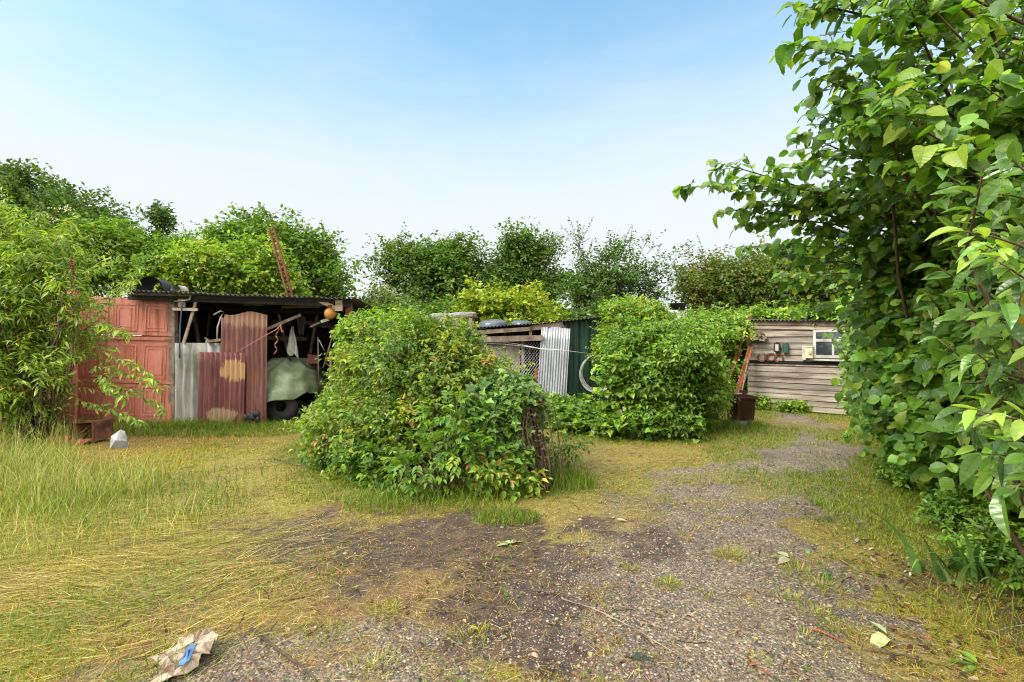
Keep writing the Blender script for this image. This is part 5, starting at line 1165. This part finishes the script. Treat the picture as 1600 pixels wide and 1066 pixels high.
mb.obj('foliage', M['laurel'], la, uv=True); st_.obj('stems', M['stem'], la, smooth=True)
# undergrowth at its foot
plant('weed_clump', 'small leaved ground plants under the hazel near the iris', 'weeds', (3.1, 3.15, 0), [(3.1, 3.25, .10, .40, .3, .12), (3.0, 2.85, .08, .30, .25, .10), (3.5, 3.9, .15, .4, .5, .2), (4.0, 5.0, .15, .45, .6, .2)], 210, .07, 6, 6, T_OVAL, .042, BRIGHT[:3] + MID[:2], 54, tl=.13, nst=10, r0=.004, r1=.002, ntw=60, zmin=.0, shell=.05, upw=.8)

# ---- strap leaves and grass
def blades(mb, x, y, h, lean, az, w, col, z0=0, seg=3, flat=None):
    n = len(x); s = np.linspace(0, 1, seg + 1)
    dx, dy = np.cos(az), np.sin(az)
    z = height(x, y) - .005 + z0
    run = (lean[:, None] * s ** (1.6)) * h[:, None]
    rise = h[:, None] * (s * np.sqrt(np.clip(1 - (lean[:, None] * .8) ** 2, .02, 1)) - .35 * lean[:, None] * s ** 2.5)
    if flat is not None: rise = rise * flat[:, None]; run = h[:, None] * s + 0 * run
    C = np.stack([x[:, None] + dx[:, None] * run, y[:, None] + dy[:, None] * run, z[:, None] + rise], -1)
    ww = w[:, None] * np.array([1, .85, .55, 0] if seg == 3 else np.linspace(1, 0, seg + 1))
    pz = az + np.pi / 2 + np.sin(x * 131.7 + y * 77.3) * 1.0
    side = np.stack([np.cos(pz), np.sin(pz), np.zeros(n)], -1)
    A_ = C - side[:, None] * ww[..., None] / 2; B_ = C + side[:, None] * ww[..., None] / 2
    V = np.concatenate([np.stack([A_[:, :seg], B_[:, :seg]], 2).reshape(n, 2 * seg, 3), C[:, seg:]], 1)
    k = 2 * seg + 1
    lo = []
    sz = []
    for i in range(seg - 1): lo += [2 * i, 2 * i + 1, 2 * i + 3, 2 * i + 2]; sz.append(4)
    lo += [2 * seg - 2, 2 * seg - 1, 2 * seg]; sz.append(3)
    L = (np.array(lo)[None] + (np.arange(n) * k)[:, None]).reshape(-1)
    mb.add(V.reshape(-1, 3), loops=L, sizes=np.tile(sz, n), col=np.repeat(col, k, 0))

ir = thing('iris_clump', 'clump of broad strap leaved iris under the hazel', 'iris', (2.72, 3.12, 0))
rs = np.random.default_rng(60); mb = MB(); n = 26
blades(mb, rs.normal(0, .10, n), rs.normal(0, .10, n), rs.uniform(.35, .65, n), rs.uniform(.5, 1.0, n), rs.normal(np.pi * 1.05, .8, n), rs.uniform(.035, .05, n), pick([(.05, .11, .04, 2), (.08, .16, .05, 2), (.13, .21, .07, 1)], n, rs), seg=7)
mb.obj('leaves', M['laurel'], ir, uv=True)
mb = MB(); blades(mb, np.array([0., .02]), np.array([0, .03]), np.array([.42, .3]), np.array([.98, .7]), np.array([np.pi * 1.02, 2.4]), np.array([.035, .03]), np.array([[.22, .30, .20], [.12, .2, .08]]), z0=.12, seg=7)
o = mb.obj('iris_leaf', M['grass'], loc=(2.5, 2.2, 0), col=True); tag(o, 'single pale grey green strap leaf poking in at the right edge', 'leaf')

def scatter(n, x0, x1, y0, y1, rs, power=1.0):
    y = y0 + (y1 - y0) * rs.random(n) ** power
    x = rs.uniform(x0, x1, n) * 1.0
    return x, y
PALK = (1.22, 1.10, .60)
LAWN = [(.12, .165, .02, 3), (.18, .21, .022, 3.4), (.24, .24, .03, 2.5), (.30, .26, .055, 1.2)]
DRY = [(.33, .225, .07, 2.5), (.27, .15, .05, 2.5), (.38, .30, .13, 1.6), (.18, .09, .04, 2), (.22, .20, .04, 2)]
GREEN = [(.06, .125, .014, 3), (.095, .17, .018, 3), (.14, .215, .024, 2)]
STRAW = [(.30, .26, .13, 3), (.44, .38, .24, 2.6), (.22, .22, .06, 2.4), (.14, .19, .04, 2.4), (.24, .14, .06, .8)]
rs = np.random.default_rng(70)
mb = MB()
# mown turf: denser near the camera
N_ = 640000
y = 1.7 * (12.5 / 1.7) ** rs.random(N_); x = rs.uniform(-1.12, 1.02, N_) * (y + .6)
g, s_, hy = fields(x, y); bz = BROWNZ
patch = fbm(x * 1.1, y * 1.1, 81); tuft = fbm(x * 7, y * 7, 83, 2)
# open tufts in the gravel
dens = np.clip((1 - g) * (1 - .9 * s_) * (1 - .62 * bz), 0, 1) + .9 * (tuft > .68) * g * (fbm(x * .8, y * .8, 85) > .5) * (1 - .3 * s_)
keep = (rs.random(N_) < dens * np.clip(.35 + 1.1 * tuft, 0, 1)) & (y > .0)
x, y, g, s_, hy, patch, tuft, bz = [a[keep] for a in (x, y, g, s_, hy, patch, tuft, bz)]
n = len(x)
foot = np.minimum.reduce([ell(x, y, cx, cy, rx, ry) for cx, cy, rx, ry in ((-1.0, 5.6, 1.25, 1.1), (-2.0, 7, 1, 1.2), (.1, 5.3, .65, .6), (2.2, 8.0, 1.5, .9), (-5.6, 8.5, 2.6, .7), (3.9, 8.7, .5, .6), (4.4, 5, 1.9, 3.4), (5.7, 10.4, 1.2, 1.2))])
lush = smooth(1.25, .95, foot + (patch - .5) * .3)
h = rs.uniform(.018, .045, n) * (1 + 1.0 * lush * rs.random(n) * 2.0) * (1 + .35 * (tuft - .5)) * (.55 + .04 * y) * (1 + .5 * ((g > .5)))
h *= 1 + .9 * smooth(3.2, 4.2, y) * smooth(-3.2, -4.4, x)
dry = smooth(.46, .60, fbm(x * .75, y * .75, 101, 3) + .16 * smooth(1.3, .4, ell(x, y, -.3, 4.0, 2.0, 1.2)) + .10 * smooth(1.6, .6, ell(x, y, 1.6, 5.6, 1.8, 1.0)) + .12 * (g > .25)) * (1 - .8 * lush)
base_c = np.where((rs.random(n) < np.clip(dry * .8 + .10 + .7 * bz * (tuft < .6), 0, .92))[:, None], pick(DRY, n, rs), pick(LAWN, n, rs))
h *= 1.05 - .4 * dry
col = np.where((rs.random(n) < np.clip(lush * .85 + smooth(.5, .68, patch) * .55 * (1 - dry) + .25 * (g > .5), 0, .95))[:, None], pick(GREEN, n, rs), base_c)
blades(mb, x, y, h, rs.uniform(.2, 1.0, n), rs.uniform(0, 2 * np.pi, n), rs.uniform(.0022, .0042, n) * (.7 + .16 * y), col)
print('turf', n)
tag(mb.obj('grass', M['grass']), 'short patchy yellow green turf over the yard', 'grass', kind='stuff')
# cut hay lying flat at the left front
mb = MB(); N_ = 30000
y = rs.uniform(1.6, 5.0, N_); x = rs.uniform(-6, -.3, N_)
g, s_, hy = fields(x, y); cl = fbm(x * 2.2, y * 2.2, 87)
keep = rs.random(N_) < hy * np.clip(cl * 2.2 - .45, .05, 1); x, y, cl = x[keep], y[keep], cl[keep]; n = len(x)
flow = .35 + (fbm(x * .8, y * .8, 88) - .5) * 2.6 + rs.normal(0, .38, n) + np.where(rs.random(n) < .5, np.pi, 0)
blades(mb, x, y, rs.uniform(.08, .26, n), rs.uniform(.965, 1.0, n), flow, rs.uniform(.003, .006, n), np.where((fbm(x * 1.4, y * 1.4, 90) + rs.normal(0, .14, n) > .57)[:, None], pick(GREEN[1:] + [(.17, .23, .06, 3), (.24, .29, .12, 1.5)], n, rs), pick(STRAW, n, rs)), z0=rs.uniform(0, .04, n), seg=5, flat=rs.uniform(-.1, .55, n) * rs.random(n))
# short dead straw and thatch over the whole yard
N_ = 90000; y = 1.7 * (9 / 1.7) ** rs.random(N_); x = rs.uniform(-1.1, 1.0, N_) * (y + .4)
g, s_, hy = fields(x, y); keep = rs.random(N_) < (1 - .75 * g) * (1 - .45 * s_) * .6; x, y = x[keep], y[keep]; n = len(x)
blades(mb, x, y, rs.uniform(.03, .11, n), rs.uniform(.97, 1.0, n), rs.uniform(0, 6.3, n), rs.uniform(.0018, .0034, n) * (.6 + .18 * y), pick(STRAW + DRY + LAWN + [(.10, .06, .03, 4)], n, rs), z0=rs.uniform(.004, .024, n), seg=3, flat=rs.uniform(-.1, .3, n))
tag(mb.obj('cut_grass', M['grass']), 'long cut grass lying flat in swathes at the left front', 'grass', kind='stuff')
# standing long grass
mb = MB()
def long_grass(cx, cy, rx, ry, n, h0, h1, pal, leanmax=.8, az=None):
    a = rs.uniform(0, 2 * np.pi, n); r = np.sqrt(rs.random(n)); x = cx + rx * r * np.cos(a); y = cy + ry * r * np.sin(a)
    blades(mb, x, y, rs.uniform(h0, h1, n), rs.uniform(.1, leanmax, n), rs.uniform(0, 2 * np.pi, n), rs.uniform(.004, .007, n) * (.6 + .08 * cy), pick(pal, n, rs), seg=5)
long_grass(-4.6, 4.6, 1.1, .6, 1100, .12, .34, GREEN + [(.18, .24, .07, 3), (.26, .28, .12, 1)])
PALEG = [(.12, .18, .05, 3), (.19, .25, .09, 3), (.28, .32, .17, 2.4), (.36, .35, .22, 1.6)]
long_grass(-4.6, 5.0, 1.2, .7, 1300, .2, .5, PALEG, .95); long_grass(-5.6, 5.8, .6, .5, 500, .3, .75, PALEG, .9); long_grass(-3.4, 4.0, 1.0, .6, 800, .12, .3, PALEG, .98); long_grass(-2.9, 5.2, .9, .6, 400, .08, .2, GREEN)
long_grass(-6.1, 6.0, .8, .6, 400, .2, .5, GREEN + [(.2, .26, .09, 3)])
long_grass(-3.2, 4.5, .9, .6, 700, .12, .3, GREEN + [(.18, .24, .07, 2)])
long_grass(-1.75, 2.3, .45, .35, 150, .08, .22, GREEN + [(.16, .22, .05, 2)])
long_grass(-2.6, 2.6, .5, .4, 140, .06, .2, GREEN + [(.16, .22, .05, 2)])
long_grass(-5.3, 8.6, .8, .25, 500, .12, .3, GREEN); long_grass(-4.6, 8.6, 1.2, .16, 420, .06, .2, GREEN)
long_grass(-.75, 4.55, .8, .3, 900, .10, .26, GREEN); long_grass(.5, 5.2, .35, .35, 600, .12, .32, GREEN); long_grass(-.05, 4.15, .28, .16, 700, .06, .14, GREEN)
long_grass(3.75, 8.7, .55, .45, 700, .10, .28, GREEN); long_grass(3.0, 8.2, .9, .4, 700, .08, .2, GREEN)
long_grass(2.85, 3.6, .30, .9, 500, .05, .14, GREEN + LAWN[:3]); long_grass(3.7, 5.4, .4, 1.2, 500, .05, .14, GREEN); long_grass(2.5, 2.5, .35, .5, 420, .06, .18, GREEN + LAWN[:3])
for (px, py, r, k, hh) in ((1143, 868, .10, 150, .09), (1045, 915, .09, 150, .06), (985, 893, .07, 90, .05), (1245, 893, .12, 130, .08), (1285, 918, .12, 150, .08), (1100, 932, .07, 60, .05), (1235, 935, .10, 110, .06), (1280, 962, .12, 120, .06), (1310, 985, .10, 110, .06), (1265, 1008, .13, 130, .05), (600, 962, .10, 110, .07), (515, 992, .12, 130, .07), (735, 1003, .12, 130, .06), (580, 1050, .12, 130, .07), (780, 800, .2, 240, .09), (1090, 800, .12, 90, .05), (1180, 750, .15, 90, .06), (1040, 775, .14, 80, .05), (1190, 1035, .06, 50, .04)):
    cx, cy = G(px, py); a = rs.uniform(0, 2 * np.pi, k); rr = r * rs.random(k) ** .7
    blades(mb, cx + rr * np.cos(a), cy + rr * np.sin(a), rs.uniform(.4, 1.1, k) * hh, rs.uniform(.2, .95, k), a + rs.normal(0, .5, k), rs.uniform(.003, .005, k), pick([(.13, .19, .025, 3), (.20, .24, .035, 3), (.30, .27, .08, 1)], k, rs))
tag(mb.obj('long_grass', M['grass']), 'taller green grass in tufts and along the edges', 'grass', kind='stuff')

mb = MB()
N_ = 26000; y = 1.7 * (8 / 1.7) ** rs.random(N_); x = rs.uniform(-1.1, 1.0, N_) * (y + .4); g, s_, hy = fields(x, y)
cl = fbm(x * 1.6, y * 1.6, 131, 3); keep = rs.random(N_) < smooth(.52, .66, cl) * (1 - .8 * g) * (1 - .5 * s_); x, y = x[keep], y[keep]; n = len(x)
instance(mb, T_OVAL, np.stack([x, y, height(x, y) + rs.uniform(.006, .03, n)], -1), np.stack([rs.normal(0, 1, n), rs.normal(0, 1, n), rs.uniform(-.1, .4, n)], -1), rs.normal(0, .35, (n, 3)) + [0, 0, 1], rs.uniform(.012, .028, n) * (.8 + .08 * y), pick([(.06, .13, .018, 3), (.09, .17, .025, 3), (.14, .21, .03, 1.5)], n, rs))
tag(mb.obj('ground_weeds', M['leaf']), 'small clover and weed leaves scattered through the turf', 'weeds', kind='stuff')
PALK = (1.0, 1.0, 1.0)
# loose stones on the track
def stones(mb, n, x0, x1, y0, y1, smin, smax, rs, need):
    y = y0 * (y1 / y0) ** rs.random(n); x = rs.uniform(x0, x1, n)
    g, s_, hy = fields(x, y); keep = rs.random(n) < need(g, s_); x, y = x[keep], y[keep]; n = len(x)
    Vb = np.array([(1, 0, 0), (-1, 0, 0), (0, 1, 0), (0, -1, 0), (0, 0, 1), (0, 0, -1), (.6, .6, .5), (-.6, .6, .5), (-.6, -.6, .5), (.6, -.6, .5)], float)
    lo = np.array([0, 6, 9, 6, 2, 7, 7, 1, 8, 8, 3, 9, 4, 6, 7, 4, 7, 8, 4, 8, 9, 4, 9, 6, 0, 2, 6, 2, 1, 7, 1, 3, 8, 3, 0, 9])
    sz = smin * (smax / smin) ** (rs.random(n) ** 2.2)
    V = Vb[None] * (1 + rs.normal(0, .18, (n, 10, 3))) * (sz[:, None, None] * np.stack([rs.uniform(.7, 1.3, n), rs.uniform(.7, 1.3, n), rs.uniform(.35, .7, n)], -1)[:, None])
    a = rs.uniform(0, 6.3, n); c, s2 = np.cos(a)[:, None], np.sin(a)[:, None]
    V = np.stack([V[..., 0] * c - V[..., 1] * s2, V[..., 0] * s2 + V[..., 1] * c, V[..., 2]], -1) + np.stack([x, y, height(x, y) + sz * .12], -1)[:, None]
    pal = [(.075, .064, .056, 4), (.15, .122, .095, 3.4), (.24, .19, .13, 3), (.31, .245, .16, 1.6), (.38, .33, .25, .25), (.15, .07, .04, .8)]
    mb.add(V.reshape(-1, 3), loops=(lo[None] + (np.arange(n) * 10)[:, None]).reshape(-1), sizes=np.full(n * 12, 3), col=np.repeat(pick(pal, n, rs), 10, 0))
mb = MB()
stones(mb, 52000, -1.8, 3.2, 1.6, 4.6, .003, .010, rs, lambda g, s: np.clip(g * 1.0 + .12 * s, 0, 1))
stones(mb, 6000, -1.8, 4.5, 1.6, 9, .006, .02, rs, lambda g, s: np.clip(g * .5 + .15 * s, 0, 1))
def simple_col(name, rough):
    m, t, out = nt(name); at = N(t, 'ShaderNodeAttribute', attribute_name='Col').outputs['Color']
    nn = noise(t, N(t, 'ShaderNodeTexCoord').outputs['Object'], 160, 4, .7)
    p = N(t, 'ShaderNodeBsdfPrincipled', {'Base Color': mixc(t, 1.0, at, ramp(t, nn, [(.3, (.7, .7, .7)), (.7, (1.1, 1.1, 1.1))]), 'MULTIPLY'), 'Roughness': rough, 'Specular IOR Level': .4}); t.links.new(p.outputs[0], out.inputs[0]); return m
M['stones'] = simple_col('loose_stone', .55)
tag(mb.obj('gravel', M['stones'], smooth=True), 'loose tan and grey stones on the track', 'gravel', kind='stuff')

# leaf litter and twigs
mb = MB()
def litter(n, cx, cy, rx, ry, pal, size, tm=T_MID):
    a = rs.uniform(0, 6.3, n); r = np.sqrt(rs.random(n)); x = cx + rx * r * np.cos(a); y = cy + ry * r * np.sin(a)
    d = rs.normal(0, 1, (n, 3)) * [1, 1, .18]; nn = rs.normal(0, .3, (n, 3)) + [0, 0, 1]
    instance(mb, tm, np.stack([x, y, height(x, y) + .012], -1), d, nn, size * rs.uniform(.5, 1.2, n), pick(pal, n, rs))
BROWN = [(.09, .045, .025, 3), (.15, .07, .035, 3), (.24, .10, .045, 1.3), (.30, .23, .12, 1.6), (.06, .04, .03, 3)]
litter(300, 2.55, 2.5, .65, 1.0, BROWN, .055, T_LANCE); litter(150, 2.2, 2.25, .5, .4, BROWN, .06, T_LANCE); litter(130, 2.5, 2.5, .6, .9, BROWN, .05, T_OVAL); litter(120, 2.9, 3.9, .5, 1.2, BROWN + [(.28, .25, .16, 1)], .045)
litter(260, .1, 2.9, .7, 1.0, BROWN, .035); litter(200, 1.2, 3.2, 1.6, 1.6, BROWN + [(.40, .30, .14, 2)], .03); litter(160, -1.0, 2.9, 1.0, 1.0, BROWN, .035)
litter(34, 2.35, 3.45, .35, .3, [(.36, .36, .26, 2), (.25, .30, .15, 1), (.10, .15, .05, 1)], .05, T_OVAL)
for i in range(420):
    yy = 1.7 * (7 / 1.7) ** rs.random(); xx = rs.uniform(-.9, .75) * yy + .3; l = rs.uniform(.04, .16); a = rs.uniform(0, 6.3); p = np.array([xx, yy, float(height(xx, yy)) + .008])
    mb.tube(curve(p, p + [l * math.cos(a), l * math.sin(a), rs.uniform(0, .012)], rs, .12, 4), rs.uniform(.0012, .003), 3, col=pick(BROWN, 1, rs)[0], cap=False)
tag(mb.obj('leaf_litter', M['grass']), 'brown leaf litter and twigs along the track edge', 'leaf litter', kind='stuff')
def sprig(px, py, n, size, pal, az, label, name='fallen_sprig', tm=T_OVAL):
    x, y = G(px, py); m_ = MB(); a = az + np.linspace(-.9, .9, n)
    d = np.stack([np.cos(a), np.sin(a), rs.normal(.05, .06, n)], -1)
    instance(m_, tm, np.zeros((n, 3)) + [0, 0, .02] + d * .02, d, np.array([0, 0, 1.]) + rs.normal(0, .25, (n, 3)), size * rs.uniform(.8, 1.15, n), pick(pal, n, rs))
    m_.tube([(0, 0, .02), (-size * .7 * math.cos(az), -size * .7 * math.sin(az), .006)], [.003, .002], 5, col=(.2, .2, .08))
    o = m_.obj(name, M['leaf'], loc=(x, y, float(height(x, y)))); tag(o, label, 'fallen leaves')
PALE = [(.42, .45, .24, 2), (.36, .40, .20, 2)]
sprig(798, 858, 5, .12, PALE, 2.0, 'pale fan of fallen leaflets on the gravel just in front of the rose bush', tm=T_LANCE_W)
sprig(1392, 1002, 4, .10, PALE + [(.2, .27, .08, 1)], 2.6, 'pale green fallen sprig on the gravel at the lower right')
sprig(1236, 878, 3, .11, [(.46, .44, .30, 1)], 2.7, 'bleached pair of fallen leaves beside the grass tufts on the track')
sprig(957, 818, 2, .10, PALE, .5, 'lone pale leaf lying on the track in mid distance')
sprig(1535, 1050, 4, .10, [(.17, .29, .04, 1), (.12, .22, .03, 1)], 2.4, 'fresh green fallen laurel leaves in the bottom right corner', tm=T_LAUREL)
sprig(1000, 1050, 4, .06, [(.05, .075, .05, 1)], 1.2, 'dark green fallen sprig at the bottom centre of the gravel')
sprig(1305, 905, 4, .07, [(.03, .07, .02, 1), (.05, .10, .03, 1)], 2.6, 'dark glossy fallen sprig beside the tufts at the right of the track')
sprig(1175, 1056, 2, .06, [(.36, .10, .04, 1)], .3, 'red brown fallen leaf at the bottom of the gravel', 'fallen_leaf')
sprig(760, 895, 1, .06, [(.45, .22, .09, 1)], 2.8, 'orange fallen leaf on the dark soil left of the track', 'fallen_leaf')
sprig(728, 995, 1, .05, [(.48, .40, .06, 1)], 1.2, 'yellow fallen leaf by the grass tuft at the bottom', 'fallen_leaf')
def twig(pts, r, mat, label, name='twig'):
    P = []
    for px, py, h_ in pts: x, y = G(px, py); P.append((x, y, float(height(x, y)) + h_))
    P = np.array(P); t = np.linspace(0, len(P) - 1, 24); P2 = np.stack([np.interp(t, np.arange(len(P)), P[:, k]) for k in range(3)], -1)
    for _ in range(3): P2[1:-1] = (P2[:-2] + P2[1:-1] * 2 + P2[2:]) / 4
    P2[1:-1] += rs.normal(0, .002, (22, 3))
    single(MB().tube(P2, np.linspace(r, r * .5, 24), 6), name, mat, label, 'twig', P2[0], True)
twig([(392, 988, .012), (430, 1018, .016), (470, 1050, .014), (495, 1075, .012)], .009, 'bark', 'dark fallen branch at the lower left of the gravel', 'branch')
twig([(382, 965, .02), (372, 1000, .05), (392, 1040, .015), (420, 1075, .01)], .004, 'stem', 'red brown looping twig beside the torn cardboard')
twig([(878, 945, .012), (935, 965, .016), (1000, 998, .014), (1095, 1055, .01)], .0042, 'old_wood', 'long dry stalk curving across the gravel', 'dry_stalk')
twig([(1310, 878, .02), (1380, 930, .05), (1405, 985, .012)], .003, 'old_wood', 'thin dry bent stalk at the right of the track', 'dry_stalk')
twig([(1270, 985, .012), (1300, 998, .014), (1318, 1006, .01)], .007, 'rust_bright', 'short reddish bark strip near the lower right tufts', 'bark_strip')
twig([(1360, 1018, .01), (1420, 1030, .014), (1490, 1048, .01)], .005, 'stem', 'thin dark red twig on the gravel at the lower right')
twig([(425, 720, .02), (460, 735, .03), (500, 738, .01)], .006, 'bark', 'thin dark twig lying on the grass in front of the open shed')

# ================================================================== sky, light, camera
SUN_EL, SUN_AZ = R(46), R(-118)
w = bpy.data.worlds.new('World'); scene.world = w; w.use_nodes = True
t = w.node_tree; t.nodes.clear()
sky = N(t, 'ShaderNodeTexSky', sky_type='NISHITA'); sky.sun_disc = False; sky.sun_elevation = SUN_EL; sky.sun_rotation = R(242); sky.air_density = 1.0; sky.dust_density = .6; sky.ozone_density = 1.5
co = N(t, 'ShaderNodeTexCoord').outputs['Generated']
sp = N(t, 'ShaderNodeSeparateXYZ', {0: co})
nz = noise(t, mapped(t, co, (1.0, 1.0, 3.4)), 2.6, 8, .6, .5)
el_ = N(t, 'ShaderNodeMapRange', {'Value': sp.outputs[2], 'From Min': .0, 'From Max': .62, 'To Min': 1.42, 'To Max': -.02}).outputs[0]
fac = N(t, 'ShaderNodeMath', {0: el_, 1: N(t, 'ShaderNodeMath', {0: N(t, 'ShaderNodeMath', {0: nz, 1: -.5}, operation='ADD').outputs[0], 1: .6}, operation='MULTIPLY').outputs[0]}, operation='ADD')
fac = N(t, 'ShaderNodeMapRange', {'Value': fac.outputs[0], 'From Min': 0, 'From Max': 1, 'To Min': .04, 'To Max': .97}, interpolation_type='SMOOTHSTEP').outputs[0]
skc = mixc(t, 1.0, sky.outputs[0], (.90, 1.17, 1.04), 'MULTIPLY')
colr = mixc(t, fac, skc, (3.0, 3.12, 3.14))
# rain cloud overhead and behind the viewer, unseen, brightened to add soft fill
over = N(t, 'ShaderNodeMapRange', {'Value': sp.outputs[2], 'From Min': .60, 'From Max': .82, 'To Min': 0, 'To Max': 1}, interpolation_type='SMOOTHSTEP').outputs[0]
behind = N(t, 'ShaderNodeMapRange', {'Value': sp.outputs[1], 'From Min': .15, 'From Max': -.35, 'To Min': 0, 'To Max': 1}, interpolation_type='SMOOTHSTEP').outputs[0]
cl = N(t, 'ShaderNodeMath', {0: over, 1: behind}, operation='MAXIMUM').outputs[0]
colr = mixc(t, cl, colr, (9.4, 9.3, 9.2))
bg = N(t, 'ShaderNodeBackground', {'Color': colr, 'Strength': .10})
ow = N(t, 'ShaderNodeOutputWorld'); t.links.new(bg.outputs[0], ow.inputs[0])
sl = bpy.data.lights.new('sun', 'SUN'); sl.energy = 2.0; sl.angle = R(28); sl.color = (1, .96, .90)
so = bpy.data.objects.new('sun', sl); COL.objects.link(so)
d = -Vector((math.sin(SUN_AZ) * math.cos(SUN_EL), math.cos(SUN_AZ) * math.cos(SUN_EL), math.sin(SUN_EL)))
so.rotation_euler = d.to_track_quat('-Z', 'Y').to_euler(); so.location = (0, 0, 20)
cam = bpy.data.cameras.new('camera'); cam.lens = 18; cam.sensor_width = 36; cam.clip_end = 800; cam.clip_start = .05
co_ = bpy.data.objects.new('camera', cam); COL.objects.link(co_); co_.location = (0, 0, CAMZ); co_.rotation_euler = (R(90), 0, 0)
scene.camera = co_
scene.view_settings.view_transform = 'Standard'; scene.view_settings.look = 'None'; scene.view_settings.exposure = 1.60; scene.view_settings.gamma = 1
scene.cycles.pixel_filter_type = 'BLACKMAN_HARRIS'; scene.cycles.filter_width = 1.1
scene.cycles.max_bounces = 8; scene.cycles.diffuse_bounces = 4; scene.cycles.glossy_bounces = 2; scene.cycles.transmission_bounces = 3; scene.cycles.use_denoising = True; scene.cycles.denoising_prefilter = 'FAST'
scene.cycles.caustics_reflective = False; scene.cycles.caustics_refractive = False
